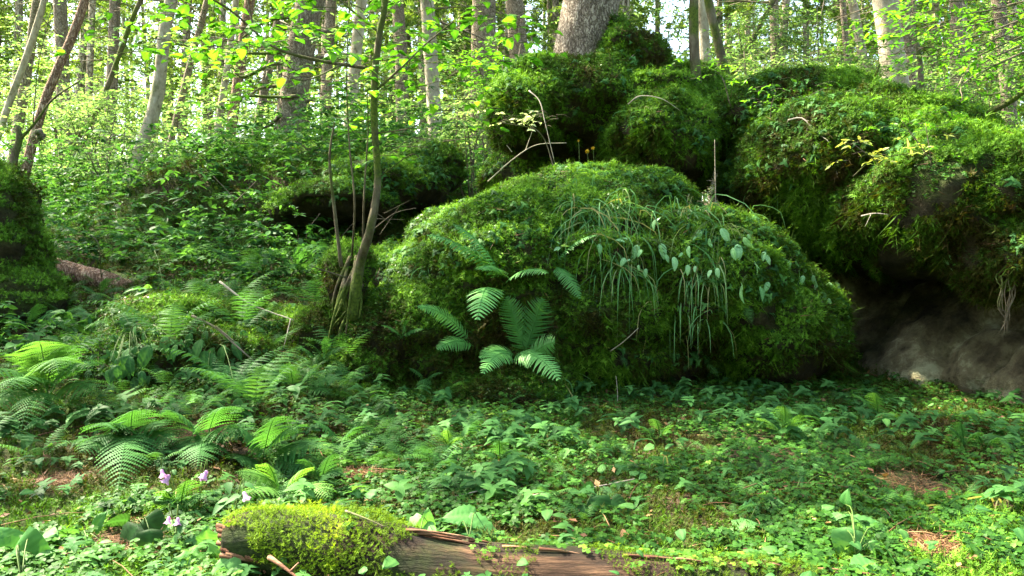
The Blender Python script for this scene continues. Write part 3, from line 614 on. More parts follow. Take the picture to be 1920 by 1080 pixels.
# left snag with a twig branch
b = P(25, 320, 5.0); r = root('snag', b, 'short mossy snag with one long bare branch at left edge', 'snag'); s = MB()
tube(s, [P(22, 330, 5), P(28, 290, 5), P(36, 262, 5), P(33, 236, 5)], [.028, .022, .02, .012], 8, 10, rough=.2); mesh('trunk', s, M['barkmoss'], r)
s = MB(); tube(s, [P(38, 262, 5), P(70, 225, 5), P(100, 185, 5), P(150, 152, 4.9)], [.01, .004], 6, 12); tube(s, [P(62, 232, 5), P(72, 120, 5), P(98, 10, 5)], [.004, .002], 4, 8); mesh('branch', s, M['barkmoss'], r)
# rowan at right edge
b = P(1805, 255, 4.5); r = root('rowan_tree', b, 'leaning mossy rowan stem with bright yellow green foliage in the top right corner', 'rowan')
s = MB(); pth = [P(1790, 265, 4.55), P(1850, 215, 4.5), P(1925, 165, 4.4), P(2010, 40, 4.4), P(2000, -200, 4.4), P(1960, -500, 4.6)]
tube(s, pth, [.018, .015, .014, .012, .006], 8, 30, rough=.2); mesh('trunk', s, M['barkmoss'], r)
s = MB()
for k in range(9): tube(s, [P(2005, -60 + 15 * k, 4.4), P(1900 - 10 * k, -30 + 22 * k, 4.2), P(1740 + 8 * k, -20 + 26 * k, 4.1)], [.006, .002], 5, 9)
lf = MB(); tw = s
leafpatch(lf, tw, 1720, 1960, -60, 130, 3.8, 4.9, 150, 9, .044, T=LEAFN, L=.22, mi=.2, ma=1)
leafpatch(lf, tw, 1600, 1740, 20, 110, 4.3, 5.0, 50, 8, .042, T=LEAFN, L=.2, mi=.2, ma=1)
leafpatch(lf, tw, 1760, 1950, 100, 260, 4.3, 5.4, 70, 9, .04, T=LEAFN, L=.2, mi=.1, ma=.9)
mesh('crown', lf, M['beech'], r); mesh('branches', tw, M['twig'], r)

# ---------------------------------------------------------------- shrubs in the sun behind
def shrub(label, u, v, Y, w, h, n, nl, size, leaf='farleaf', T=LEAFN, base=None, name='shrub', mi=0, ma=1, stems=6):
    c = P(u, v, Y); b = np.array([c[0], Y, gz(c[0], Y) if base is None else base]); r = root(name, b, label, 'shrub')
    W_, H_ = w / FPX * Y, h / FPX * Y; lf = MB(); st = MB(); tips = []
    for k in range(stems):
        e = c + np.array([U(-W_, W_) * .8, U(-.5, .5) * W_, U(.1, 1) * H_]); tube(st, [b + rng.normal(size=3) * .03, (b + e) / 2 + rng.normal(size=3) * .06, e], [.010, .003], 5, 8)
    for k in range(n):
        q = c + norm(rng.normal(size=3)) * U(.2, 1) ** .6 * np.array([W_, W_ * .7, H_]); a = U(0, 6.28)
        spray_leaves(lf, st, q, np.array([math.cos(a), math.sin(a), U(-.2, .3)]), U(.15, .4), nl, size, T, twr=.002, mi=mi, ma=ma)
    mesh('foliage', lf, M[leaf], r); mesh('stems', st, M['twig'], r)
shrub('yellow green shrub lit by sun between the big spruce and thin trunks', 1450, 70, 7.2, 110, 75, 170, 12, .05)
shrub('low bright shrub on the crest of the right boulder', 1430, 125, 6.4, 130, 30, 130, 11, .04)
shrub('bright shrub behind the crest under the thick pale trunk', 1580, 140, 7.5, 110, 45, 130, 11, .05)
shrub('sunlit shrub left of the big spruce foot', 930, 130, 7.0, 60, 60, 90, 10, .05, leaf='beech', mi=.4)
shrub('pale yellow leafed shrub beside the hollow under the hummock', 890, 215, 6.6, 55, 50, 80, 9, .045, mi=.5)
shrub('small bright shrub at far left between leaning trunks', 110, 210, 9.5, 90, 50, 120, 10, .06)
shrub('leafy bush at the foot of the mottled pale trunk', 195, 225, 8.5, 90, 60, 130, 10, .055)
shrub('green bush in front of the narrow spruce trunks', 400, 290, 7.6, 110, 50, 140, 10, .05, mi=0, ma=.7)
shrub('feathery bush right of the hazel stem above the ledge', 800, 285, 6.6, 70, 45, 90, 10, .04)
shrub('dark green bush on the slope below the mottled trunk', 230, 300, 7.2, 100, 60, 150, 10, .045, mi=0, ma=.4)
shrub('leafy bush over the ledge left of the hazel stem', 600, 300, 7.0, 70, 45, 90, 10, .045, mi=.1, ma=.8)
shrub('green shrub on the right boulder shoulder near right edge', 1740, 190, 6.0, 90, 40, 100, 10, .04, mi=.1, ma=.8)
shrub('bright leaf screen above the right shoulder behind the rowan stem', 1830, 140, 8, 110, 80, 150, 11, .055)
# understorey as a mass
lf = MB(); tw = MB()
for k in range(7800):
    Y = 8.0 + 24 * U() ** 1.1; x = U(-.75, .75) * Y; z = gz(x, Y) + abs(rng.normal()) * .8 * (Y / 10) + .1; a = U(0, 6.28)
    spray_leaves(lf, tw if k % 6 == 0 else None, np.array([x, Y, z]), np.array([math.cos(a), math.sin(a), U(-.1, .5)]), U(.3, .7), 15, .034 + .0026 * Y, RHOMB, twr=.004)
tag(mesh('undergrowth', lf, M['farleaf']), 'sunlit leafy undergrowth filling the wood behind the rocks', 'undergrowth', kind='stuff')
tag(mesh('brushwood', tw, M['twig']), 'thin bare twigs tangled through the undergrowth behind the rocks', 'brushwood', kind='stuff')
# far wood and added unseen trees, one mass each for trunks and foliage
SPRAY = sprig(9, 1.0, .05, .4, 55, .2)
tr = MB(); nd = MB(); tt = MB()
for k in range(270):
    Y = 18 + 40 * U() ** 1.1; x = U(-.72, .72) * Y
    if k >= 190:  # unseen trees beside and behind the camera, added to cut frontal sky light
        a = U(-.3, math.pi + .3); rr = U(11, 34); x = math.cos(a) * rr; Y = -math.sin(a) * rr + 2
        if abs(x) < .75 * Y + 1.5: continue
        if x < -4 and Y > -4: continue 
    b = np.array([x, Y, gz(x, Y) - .3]); H = U(12, 20); dx = rng.normal(size=2) * .03 * H
    top = b + np.array([dx[0], dx[1], H]); tube(tr, [b, (b + top) / 2, top], [U(.07, .16), .07, .02], 7, 8)
    for j in range(46):
        f = U() ; h = 1.5 + (H - 1.5) * f; a = U(0, 6.28); L = U(1.0, 2.4) * (1.1 - f * .9) + .2; p = b + (top - b) * h / H
        d = norm(np.array([math.cos(a), math.sin(a), U(-.3, .05)])); q = p + d * L * U(0, 1, 18)[:, None] ; q[:, 2] -= U(0, .25, 18); q = q[holes(q)]; nq = len(q)
        tube(tt, [p, p + d * L], [.012, .004], 3)
        inst(nd, SPRAY, q, frames(norm(d + rng.normal(size=(nq, 3)) * .7 + [0, 0, -.3])), U(.25, .5, nq) * (.5 if h < 2.5 else 1) * (1.6 if k >= 190 else 1), U(.2, 1, nq))
tag(mesh('distant_wood', tr, M['barkfar']), 'faint trunks of the distant wood and of unseen trees added round the camera', 'wood', kind='stuff')
tag(mesh('distant_foliage', nd, M['farneedle']), 'pale green foliage of the distant wood and of unseen trees added round the camera', 'foliage', kind='stuff')
tag(mesh('distant_branches', tt, M['twig']), 'fine bare branches of the distant wood and of unseen trees added round the camera', 'branches', kind='stuff')

# ---------------------------------------------------------------- height lookup of everything one can stand on
from mathutils.bvhtree import BVHTree
allV = []; allF = []; nn_ = 0
for V, F in (A_, B_, C_, D_, E_, G_, H_):
    allV.append(V); allF.append(F + nn_); nn_ += len(V)
BV = BVHTree.FromPolygons([tuple(v) for v in np.concatenate(allV)], [tuple(int(i) for i in f) for f in np.concatenate(allF)])
CAMP = Vector((0, 0, ZC))
def hit(u, v, Yf=None):
    """the point of ground or rock seen at a picture position, and its normal"""
    d = Vector(P(u, v, 1.0)) - CAMP; h = BV.ray_cast(CAMP, d.normalized(), 30)
    Yb = h[0].y if h[0] is not None else 1e9
    Ys = np.arange(1.2, 30, .01); q = CAM0[None] + (P(u, v, 1.0) - CAM0)[None] * Ys[:, None]; below = q[:, 2] <= gz(q[:, 0], Ys)
    Yg = Ys[int(np.argmax(below))] if below.any() else 1e9
    if Yb < Yg: return np.array(h[0]), np.array(h[1])
    if Yg < 1e8: return P(u, v, Yg), np.array([0, -.2, 1.])
    return P(u, v, Yf or 6), np.array([0, 0, 1.])
CAM0 = np.array([0, 0, ZC])

# ---------------------------------------------------------------- ground cover (stuff)
def ground_pts(n, y0, y1, k=1.0, xm=.62):
    y = y0 + (y1 - y0) * U(0, 1, n) ** k; x = U(-1, 1, n) * (xm * y + .35); return np.stack([x, y, gz(x, y)], -1)
def gnormal(p):
    e = .03; return norm(np.stack([gz(p[:, 0] - e, p[:, 1]) - gz(p[:, 0] + e, p[:, 1]), gz(p[:, 0], p[:, 1] - e) - gz(p[:, 0], p[:, 1] + e), np.full(len(p), 2 * e)], -1))
BARE = [(P(1720, 940, 2.6)[:2], .14), (P(1740, 1045, 2.1)[:2], .08), (P(370, 860, 2.9)[:2], .12), (P(110, 950, 2.5)[:2], .08), (P(240, 1045, 2.1)[:2], .12), (P(680, 905, 2.7)[:2], .06)]
def bare(p):
    k = np.zeros(len(p), bool)
    for c, r in BARE: k |= np.hypot(p[:, 0] - c[0], p[:, 1] - c[1]) < r * (1 + .5 * fbm(p * 9, 2, 5))
    return k
# moss carpet
p = ground_pts(70000, 1.5, 6.5, 1.5); k = ~bare(p) & (fbm(p * 2.5, 3, 61) > -.35); p = p[k]; n = len(p)
mb = MB(); v = .45 + .5 * fbm(p * 1.8, 3, 62) + U(-.2, .2, n) + .25 * sstep(2.6, 1.9, p[:, 1]); ch = rng.integers(0, 6, n); d = gnormal(p) + rng.normal(size=(n, 3)) * .35
for t in range(6):
    q = ch == t; inst(mb, (MOSS + MOSSF)[t], p[q], frames(d[q]), (.018 + .004 * p[q, 1]) * U(.6, 1.3, q.sum()), np.clip(v[q], 0, 1))
q = ground_pts(42000, 6.2, 14, 1.2, .72); q = q[(q[:, 0] < .5)]; n = len(q)
for t in range(3): inst(mb, MOSSF[t], q[t::3], frames(gnormal(q[t::3]) + rng.normal(size=(len(q[t::3]), 3)) * .4), .011 * q[t::3][:, 1] * U(.5, 1.2, len(q[t::3])), np.clip(.55 + .5 * fbm(q[t::3] * 1.2, 2, 66) + U(-.25, .25, len(q[t::3])), 0, 1))
tag(mesh('ground_moss', mb, M['moss']), 'green moss carpet over the forest floor', 'moss', kind='stuff')
# wood sorrel
p = ground_pts(85000, 1.5, 6.0, 1.45); f = fbm(p * 2.2, 3, 71) + .55 * fbm(p * 9, 2, 74); k = ~bare(p) & (f > -.16 + .25 * (p[:, 0] < -.6)); p = p[k]; n = len(p); mb = MB()
tilt = norm(np.stack([rng.normal(size=n) * .28, rng.normal(size=n) * .28 - .22, np.ones(n)], -1)); s = U(.0055, .0135, n) * (1 + .25 * fbm(p * 3, 2, 75))
v = np.clip(.42 + .35 * fbm(p * 1.7, 3, 72) + .25 * fbm(p * 8, 2, 76) + rng.normal(size=n) * .18, 0, 1); p[:, 2] += U(0, .025, n)
inst(mb, SORREL, p, frames(tilt), s, v)
# and on the boulders
for (V, F), cnt in ((A_, 16000), (C_, 14000), (G_, 4000), (B_, 4000), (D_, 4000)):
    q, nn, _ = sample(V, F, cnt); k = (nn[:, 2] > .05 + .5 * U(0, 1, cnt)) & (fbm(q * 2.5, 3, 73) > -.2) & (((q - np.array([0, 0, ZC])) * nn).sum(1) < .3); q, nn = q[k], nn[k]
    inst(mb, SORREL, q + nn * .004, frames(norm(nn + [0, -.3, .8] + rng.normal(size=(len(q), 3)) * .25)), U(.007, .013, len(q)), np.clip(.35 + rng.normal(size=len(q)) * .2, 0, 1))
tag(mesh('wood_sorrel', mb, M['sorrel']), 'wood sorrel leaves carpeting the forest floor and boulder tops', 'ground cover', kind='stuff')
# tiny level leaves growing through the moss of the boulders
mb = MB()
for (V, F), cnt, th in ((A_, 110000, .05), (C_, 100000, -.1), (G_, 14000, .1), (B_, 40000, .05), (D_, 18000, .1), (E_, 3000, .2)):
    q, nn, _ = sample(V, F, cnt); k = (nn[:, 2] > th - .35 + .6 * U(0, 1, cnt)) & (fbm(q * 3.3, 3, 79) > -.12) & (((q - np.array([0, 0, ZC])) * nn).sum(1) < .3); q, nn = q[k], nn[k]; m = len(q)
    z = norm(rng.normal(size=(m, 3)) * .3 + [0, -.15, 1]); inst(mb, LEAF4, q + nn * U(.006, .03, m)[:, None], frames(z), U(.007, .018, m), np.clip(.42 + .4 * fbm(q * 2, 2, 80) + rng.normal(size=m) * .22, 0, 1))
tag(mesh('leaf_carpet', mb, M['herb2']), 'tiny green leaves growing through the moss of the boulders', 'ground cover', kind='stuff')
# mixed low herbs
p = ground_pts(2600, 1.7, 6.5, 1.3); k = ~bare(p) & (fbm(p * 1.5, 2, 81) > -.15); p = p[k]; n = len(p); mb = MB()
inst(mb, SMALLHERB, p, frames(norm(np.stack([rng.normal(size=n) * .2, rng.normal(size=n) * .2 - .15, np.ones(n)], -1))), U(.015, .036, n), U(0, 1, n))
p = ground_pts(320, 1.7, 4.5, 1.2); p = p[~bare(p)]; n = len(p); p[:, 2] += U(.02, .07, n); a = U(0, 6.28, n)
inst(mb, bigT(.7, 6, 1.9, .05, .2, .01), p, frames(norm(np.stack([rng.normal(size=n) * .3, rng.normal(size=n) * .25 - .35, np.ones(n)], -1))), U(.018, .045, n), U(.3, 1, n))
p = ground_pts(1500, 2.3, 4.4, 1.0); p = p[(fbm(p * 2.1, 2, 87) > .0) & ~bare(p)]; n = len(p); p[:, 2] += U(0, .03, n)
inst(mb, SMALLHERB, p, frames(norm(np.stack([rng.normal(size=n) * .25, rng.normal(size=n) * .2 - .25, np.ones(n)], -1))), U(.03, .055, n), U(.1, .9, n))
# left slope: leafy sprays
for k in range(6500):
    y = 3.3 + 6.5 * U() ** .8; x = (-.35 if y < 6 else .3) - U() * (.64 * y - .1); q = np.array([x, y, gz(x, y) + U(.0, .14 + .065 * y) * U() ** 1.3]); a = U(0, 6.28)
    qu, qv = 960 + x / y * FPX, 540 - (q[2] - ZC) / y * FPX
    if 85 < qu < 262 and 470 < qv < 590 and y < 5.5: continue
    if fbm(q[None] * np.array([[1.1, 1.1, 0]]) + 3, 3, 83)[0] < -.04 - .14 * (y > 5.5): continue
    spray_leaves(mb, None, q, np.array([math.cos(a), math.sin(a), U(.1, .6)]), U(.1, .26), 9, .046 * U(.6, 1.6), LEAF if k % 2 else LEAFN, planar=.75, mi=0, ma=.9)
for k in range(2600):
    y = 6.5 + 9 * U(); x = U(-.72, .1) * y; q = np.array([x, y, gz(x, y) + U(0, .03 * y) * U()]); a = U(0, 6.28)
    spray_leaves(mb, None, q, np.array([math.cos(a), math.sin(a), U(.1, .8)]), U(.15, .4), 9, .05 * U(.6, 1.4), RHOMB, planar=.75, mi=.1, ma=1)
for k in range(420):
    y = 6 + 3 * U(); x = U(-.1, .66) * y; q = np.array([x, y, gz(x, y) + U(.02, .25)]); a = U(0, 6.28)
    spray_leaves(mb, None, q, np.array([math.cos(a), math.sin(a), U(.1, .6)]), U(.1, .26), 9, .04, LEAF, planar=.75)
HERBS = mb
HERBTAG = lambda: tag(mesh('low_herbs', HERBS, M['herb']), 'mixed low leafy herbs among the moss and on the left slope', 'herbs', kind='stuff')
# litter: needles and scraps
p = ground_pts(9000, 1.6, 4.5, 1.2); pb = []
for c, r_ in BARE:
    m = 1100; q = np.stack([c[0] + rng.normal(size=m) * r_ * .6, c[1] + rng.normal(size=m) * r_ * .6], -1); pb.append(np.concatenate([q, gz(q[:, 0], q[:, 1])[:, None]], 1))
p = np.concatenate([p] + pb); n = len(p); mb = MB(); p[:, 2] += U(.002, .012, n)
nd_ = (np.array([[0, -.03, 0], [0, .03, 0], [1, 0, .02]], float), np.array([[0, 1, 2]]))
inst(mb, nd_, p, frames(norm(np.array([0, 0, 1.]) + rng.normal(size=(n, 3)) * .3)), U(.02, .05, n), U(0, 1, n))
p = ground_pts(1500, 1.6, 5.5, 1.2); p[:, 2] += U(.005, .03, len(p)); inst(mb, RHOMB, p, frames(norm(np.array([0, 0, 1.]) + rng.normal(size=(len(p), 3)) * .4)), U(.012, .035, len(p)), U(0, 1, len(p)))
for (V, F) in (A_, C_, B_, G_):
    q, nn, _ = sample(V, F, 1500); k = nn[:, 2] > .1; q, nn = q[k], nn[k]; inst(mb, nd_, q + nn * .02, frames(norm(nn + rng.normal(size=q.shape) * .3)), U(.02, .07, len(q)), U(0, 1, len(q)))
for k in range(260):
    q = ground_pts(1, 1.7, 5.5, 1.2)[0]; a = U(0, 3.14); d = np.array([math.cos(a), math.sin(a), U(-.1, .2)]) * U(.03, .12); tube(mb, [q - d + [0, 0, .02], q + [0, 0, .03], q + d + [0, 0, .02]], [.0018, .0008], 4, 4, var=U(.2, 1))
tag(mesh('needle_litter', mb, M['litter']), 'brown needles and scraps lying on the bare patches', 'litter', kind='stuff')

# ---------------------------------------------------------------- ferns
def frond(mb, p0, p1, width, kind='lady', up=(0, -.35, 1), arch=.22, npair=18, bend=.3, var=.5):
    """one frond from p0 to p1: rachis and serrated pinnae in one mesh"""
    p0, p1 = np.array(p0, float), np.array(p1, float); L = np.linalg.norm(p1 - p0); mid = (p0 + p1) / 2 + np.array([0, 0, arch * L])
    t = np.linspace(0, 1, 14)[:, None]; c = (1 - t) ** 2 * p0 + 2 * t * (1 - t) * mid + t * t * p1
    tube(mb, c, [.0022, .0008], 4, var=.15 + var * .5)
    tan = norm(np.gradient(c, axis=0)); up = norm(np.array(up, float)); tv = np.linspace(0, 1, 14)
    s0 = .18 if kind == 'lady' else .08
    for i in range(npair):
        s = s0 + (1 - s0) * (i + .5) / npair; q = np.array([np.interp(s, tv, c[:, k]) for k in range(3)]); tg = np.array([np.interp(s, tv, tan[:, k]) for k in range(3)])
        sd = norm(np.cross(tg, up)); nz = np.cross(sd, tg); e = (s - s0) / (1 - s0)
        wl = width * (math.sin(math.pi * (e * .86 + .14) ** .75) ** .8 if kind == 'lady' else (math.sin(math.pi * min(1, e * .8 + .2)) ** .6))
        wl = max(wl * U(.88, 1.1), .004)
        for sg in (-1, 1):
            ax = norm(sd * sg + tg * (.42 + U(-.1, .1)) + nz * U(-.16, .06)); pn = norm(np.cross(ax, nz) * sg); dr = -nz * bend
            if kind == 'lady':
                m = max(3, int(wl / .0065)); ss = np.linspace(.02, 1, m + 1); V = []; F = []
                b = wl * .15
                for j in range(m + 1):
                    a = q + ax * wl * ss[j] + dr * wl * ss[j] ** 2; V += [a]
                    w_ = b * (1 - ss[j]) ** .6 * (1.08 if j % 2 else .85); fw = ax * wl * .05
                    V += [a + np.cross(nz, ax) * w_ + fw, a - np.cross(nz, ax) * w_ + fw]
                for j in range(m):
                    o_ = 3 * j; F += [[o_, o_ + 3, o_ + 1], [o_, o_ + 2, o_ + 3]]
                mb.add(V, F, var + U(-.06, .06))
            else:
                b = L / npair * .34; V = []; F = []; ss = [0, .35, .7, .9, 1]; ww = [1.25, .85, .55, .3, 0]
                pr = norm(np.cross(nz, ax))
                for j in range(5):
                    a = q + ax * wl * ss[j] + dr * wl * ss[j] ** 2
                    V += [a + pr * b * ww[j], a - nz * b * .15, a - pr * b * ww[j]]
                for j in range(4):
                    o_ = 3 * j; F += [[o_, o_ + 3, o_ + 1], [o_ + 1, o_ + 3, o_ + 4], [o_ + 1, o_ + 4, o_ + 5], [o_ + 1, o_ + 5, o_ + 2]]
                mb.add(V, F, var + U(-.06, .06))
FT = []
for k in range(3):
    m = MB(); frond(m, (0, 0, 0), (1, 0, .1), .2, 'lady', (0, 0, 1), .2 + .1 * k, 15, .35); v_, f_, _ = m.arrays(); FT.append((v_, f_))
for k in range(230):
    lft = U() < .7; y = U(2.6, 7) if lft else U(2.2, 4.2); x = -.15 - U() * (.6 * y - .1) if lft else U(-.3, .6) * y
    c = np.array([x, y, gz(x, y) + .01]); nf = rng.integers(3, 6); a0 = U(0, 6.28)
    for j in range(nf):
        a = a0 + j * 6.28 / nf + U(-.3, .3); d = norm(np.array([[math.cos(a), math.sin(a), U(.25, .7)]])); M3 = frames(norm(np.array([[0, 0, 1.]]) - (d[:, 2:3]) * d), xref=d)
        inst(HERBS, FT[rng.integers(3)], c[None], M3, U(.09, .2) * (1 if lft else .6), U(.3, .95))
for k in range(30):
    y = U(3.0, 6.5); x = -.5 - U() * (.56 * y - .4); c = np.array([x, y, gz(x, y) + .03]); h_ = BV.ray_cast(Vector((x, y, 4)), Vector((0, 0, -1)))[0]
    if h_ is not None and c[2] < h_.z < c[2] + .5: c[2] = h_.z
    if 60 < 960 + x / y * FPX < 330 and y > 3.7: continue
    a0 = U(0, 6.28)
    for j in range(6):
        a = a0 + j * 1.05 + U(-.3, .3); d = norm(np.array([[math.cos(a), math.sin(a), U(.35, .8)]])); inst(HERBS, FT[rng.integers(3)], c[None], frames(norm(np.array([[0, 0, 1.]]) - d[:, 2:3] * d), xref=d), U(.22, .38), U(.35, .9))
for (V, F), cnt in ((A_, 2200), (C_, 1500), (G_, 500), (D_, 700), (B_, 500)):
    q, nn, _ = sample(V, F, cnt * 3); k = (nn[:, 2] > -.35) & (fbm(q * 2, 2, 88) > 0) & (((q - np.array([0, 0, ZC])) * nn).sum(1) < .1); q, nn = q[k][:cnt], nn[k][:cnt]
    inst(HERBS, SMALLHERB, q, frames(norm(nn * .8 + [0, -.1, .6] + rng.normal(size=q.shape) * .25)), U(.013, .033, len(q)), U(.1, 1, len(q)))
    for j in range(len(q) // 16):
        z = norm(nn[j] + np.array([0, -.2, .5])); d = norm(np.cross(z, rng.normal(size=3))[None] + [0, -.2, -.3]); M3 = frames(z[None] - (z @ d[0]) * d, xref=d); inst(HERBS, FT[j % 3], q[j][None], M3, U(.06, .13), U(.2, .9))
HERBTAG()
def fern(label, base, tips, width=.06, kind='lady', var=.5, out=.08, arch=.25, npair=22, mat=None, up=(0, -.35, 1), toward=.12, Y=None, group=None, name='fern'):
    p0, n0 = hit(*base) if Y is None else (P(*base, Y), None); r = root(name, p0, label, 'fern', group)
    for tp in tips:
        dy = tp[2] if len(tp) > 2 else U(.5, 1) * toward
        Yt = min(hit(tp[0], tp[1])[0][1] - .05, p0[1] + .1); q = P(tp[0], tp[1], max(min(p0[1] - dy, Yt), 1.3)); m = MB()
        wd = tp[3] if len(tp) > 3 else width
        frond(m, p0 + rng.normal(size=3) * .008 + np.array([0, -.01, .01]), q, wd, kind, up, arch, npair, var=np.clip(var + U(-.12, .12), 0, 1))
        mesh('frond', m, mat or M['hardfern' if kind == 'hard' else 'fern'], r)
    return r
fern('tall central fern with long fronds crossing in an x on the boulder face', (945, 535), [(850, 420), (868, 462, .2), (1025, 512, .25), (900, 505, .3), (800, 440, .1)], .07, 'hard', .6)
fern('short broad fern frond hanging forward like an open hand on the boulder', (925, 555), [(895, 600, .45, .085)], .085, 'hard', .95, arch=.35)
fern('dark broad fern standing up in the hollow of the boulder face', (985, 668), [(1018, 560, .08, .085), (950, 556, .08, .07), (1040, 640, .2, .06)], .08, 'hard', .25, up=(0, -1, .3), arch=.05)
fern('two light fronds spreading low at the bottom of the boulder face', (962, 672), [(905, 700, .35, .06), (1048, 712, .35, .07), (900, 672, .2, .05)], .06, 'hard', .95, up=(0, -.8, .6), arch=.25)
fern('fern frond pointing left across the shaded left flank of the boulder', (888, 650), [(783, 575, .2, .045), (820, 655, .2, .05)], .05, 'hard', .75, up=(0, -.8, .6))
fern('small arching fern right of the crossing fronds beside the long grass', (1040, 500), [(1088, 560, .15, .05), (1120, 440, .1, .04)], .05, 'hard', .5)
fern('three lobed small fern on the left flank above the hazel roots', (755, 640), [(715, 610), (795, 618), (760, 600)], .035, 'lady', .5)
fern('small dark fern low on the boulder left of the two light fronds', (800, 720), [(765, 690), (830, 700), (790, 740, .2)], .035, 'lady', .5)
fern('spreading fern with level fronds under the hazel roots', (560, 740), [(470, 690), (650, 715), (600, 685), (540, 680), (620, 740)], .05, 'lady', .6)
fern('fern cluster right of the hazel roots near the stem foot', (600, 690), [(560, 650), (650, 650), (610, 630)], .04, 'lady', .45)
fern('large light lady fern with layered fronds at the left edge', (95, 760), [(-30, 700), (40, 660), (120, 650), (175, 690), (35, 820, .45, .08), (180, 740), (110, 700, .4), (0, 740, .4), (70, 640), (-40, 780, .3)], .1, 'lady', .6, toward=.3, arch=.38)
fern('lady fern with one frond drooping to the ground below the hummock', (245, 830), [(180, 800), (305, 800), (220, 930, .35), (330, 830), (250, 770), (150, 850)], .09, 'lady', .45, toward=.25)
fern('lady fern fanning right beneath the hummock before the dark gap', (390, 835), [(320, 770), (465, 820), (330, 850), (420, 765), (370, 880, .3)], .085, 'lady', .4, toward=.25)
fern('finely cut fern right of the dark gap above the foreground log', (500, 870), [(445, 800), (560, 800), (620, 840), (520, 780), (440, 860), (590, 880)], .08, 'lady', .4, toward=.2)
fern('sunlit yellow green fern directly behind the mossy log end', (540, 935), [(440, 885, .1), (500, 868, .1), (570, 880, .1), (620, 935, .2), (460, 930, .2)], .055, 'lady', .98)
fern('bluish fern standing right of the sunlit yellow green fern', (600, 915), [(570, 860), (625, 850), (560, 900), (640, 890)], .045, 'lady', .15)
fern('fern by the foot of the finely cut fern close to the boulder', (640, 840), [(590, 790), (670, 800), (610, 850), (680, 840)], .05, 'lady', .45)
fern('small fern growing above the fallen trunk piece', (190, 560), [(150, 535), (235, 545), (200, 520), (170, 580)], .05, 'lady', .35)
fern('fern with light fronds on top of the left stump', (85, 375), [(30, 350), (140, 345), (100, 335), (60, 335)], .05, 'lady', .55)
fern('fern tuft at the foot of the left stump', (60, 620), [(10, 590), (110, 590), (70, 570), (140, 610)], .06, 'lady', .45)
fern('fern between the left stump foot and the hummock', (160, 640), [(110, 610), (210, 620), (170, 590), (130, 660)], .05, 'lady', .5)
fern('fern with stiff fronds in front of the black hollow', (560, 520), [(515, 470), (600, 490), (560, 460), (620, 520), (500, 510)], .06, 'lady', .45)
fern('bleached sunlit fern at the upper left rim of the boulder', (865, 345), [(822, 325, .1), (900, 315, .1), (940, 318, .15), (850, 310)], .045, 'lady', 1.0)
fern('pale divided fern at the foot of the boulder near the cave', (1470, 830), [(1425, 785), (1500, 775), (1470, 760), (1525, 800)], .045, 'lady', .8)
fern('fern tuft at the cave mouth beside the rock face', (1640, 790), [(1600, 740), (1680, 780), (1640, 735), (1610, 780)], .045, 'lady', .6)
fern('small bluish fern against the bottom of the rock face', (1805, 845), [(1775, 800), (1835, 810), (1800, 790)], .04, 'lady', .3)
fern('lone little fern at right edge of the rock foot', (1850, 850), [(1830, 815), (1870, 820), (1865, 850)], .03, 'lady', .3)
fern('little fern in the sorrel below the middle of the boulder', (940, 870), [(905, 850), (965, 845), (935, 825)], .035, 'lady', .4)
fern('light fern sprig standing in sorrel left of the pale divided fern', (1230, 830), [(1200, 800), (1260, 795), (1225, 785)], .03, 'lady', .5)
fern('yellowish fern sprig below the dark boulder foot', (840, 850), [(815, 815), (865, 820), (838, 805)], .03, 'lady', .95)
fern('fern beside the pink bellflowers', (350, 960), [(310, 920), (390, 930), (350, 900), (320, 950)], .045, 'lady', .75)

# ---------------------------------------------------------------- leafy plants with separate big leaves
def dirto(p, q): return norm(np.array(q) - np.array(p))
def bigleaf(label, base, leaves, T=LEAFH, mat='pale', name='leafy_plant', cat='plant', var=.6, group=None, Y=None, face=(0, -.55, .85), lift=.05, stalk=.0018, k=1.0):
    """leaves: (u, v, length m, screen angle of tip deg) - each leaf on its own stalk from the plant's base"""
    p0, _ = hit(*base) if Y is None else (P(*base, Y), None); r = root(name, p0, label, cat, group); st = MB()
    if mat == 'glau': leaves = list(leaves) + [(l[0] + U(-16, 16), l[1] + U(-14, 14), l[2] * U(.45, .75), l[3] + U(-50, 50)) for l in leaves]
    for l in leaves:
        u, v, L, ang = l[:4]; L = L * 1.2 * k; Ys = hit(u, v)[0][1]; Yl = min(Ys, p0[1] + .25) - (l[4] if len(l) > 4 else U(.04, .08)); Yl = max(Yl, 1.4); q = P(u, v, Yl); a = R(ang)
        d = norm(np.array([math.cos(a), -.45 + U(-.2, .2), math.sin(a)])); up = norm(np.array(face) + rng.normal(size=3) * .42); a += U(-.35, .35); L *= U(.75, 1.25); z = norm(up - (up @ d) * d)
        Mx = np.stack([d, np.cross(z, d), z], -1)[None]; m = MB(); a0 = q - d * L * .45; TT = {id(LEAFH): BIGH, id(LEAF): BIGO, id(LEAFB): BIGL}.get(id(T), T); inst(m, TT, a0[None], Mx, L, np.clip(var + U(-.2, .2), 0, 1))
        tube(st, [p0, (p0 + a0) / 2 + [0, -.01, .2 * np.linalg.norm(a0 - p0)], a0], [stalk, stalk * .6], 4, 7)
        mesh('leaf', m, M[mat], r)
    mesh('stem', st, M['stem'], r)
    return r
bigleaf('broad toothed leaf pair standing up through the log moss', (785, 1035), [(775, 1005, .105, 225), (800, 985, .06, 70)], var=.8, Y=1.9)
bigleaf('wide flat leaves lying behind the torn log edge', (880, 1010), [(900, 1003, .11, -10), (870, 965, .07, 160)], var=.5, Y=2.0, k=.85)
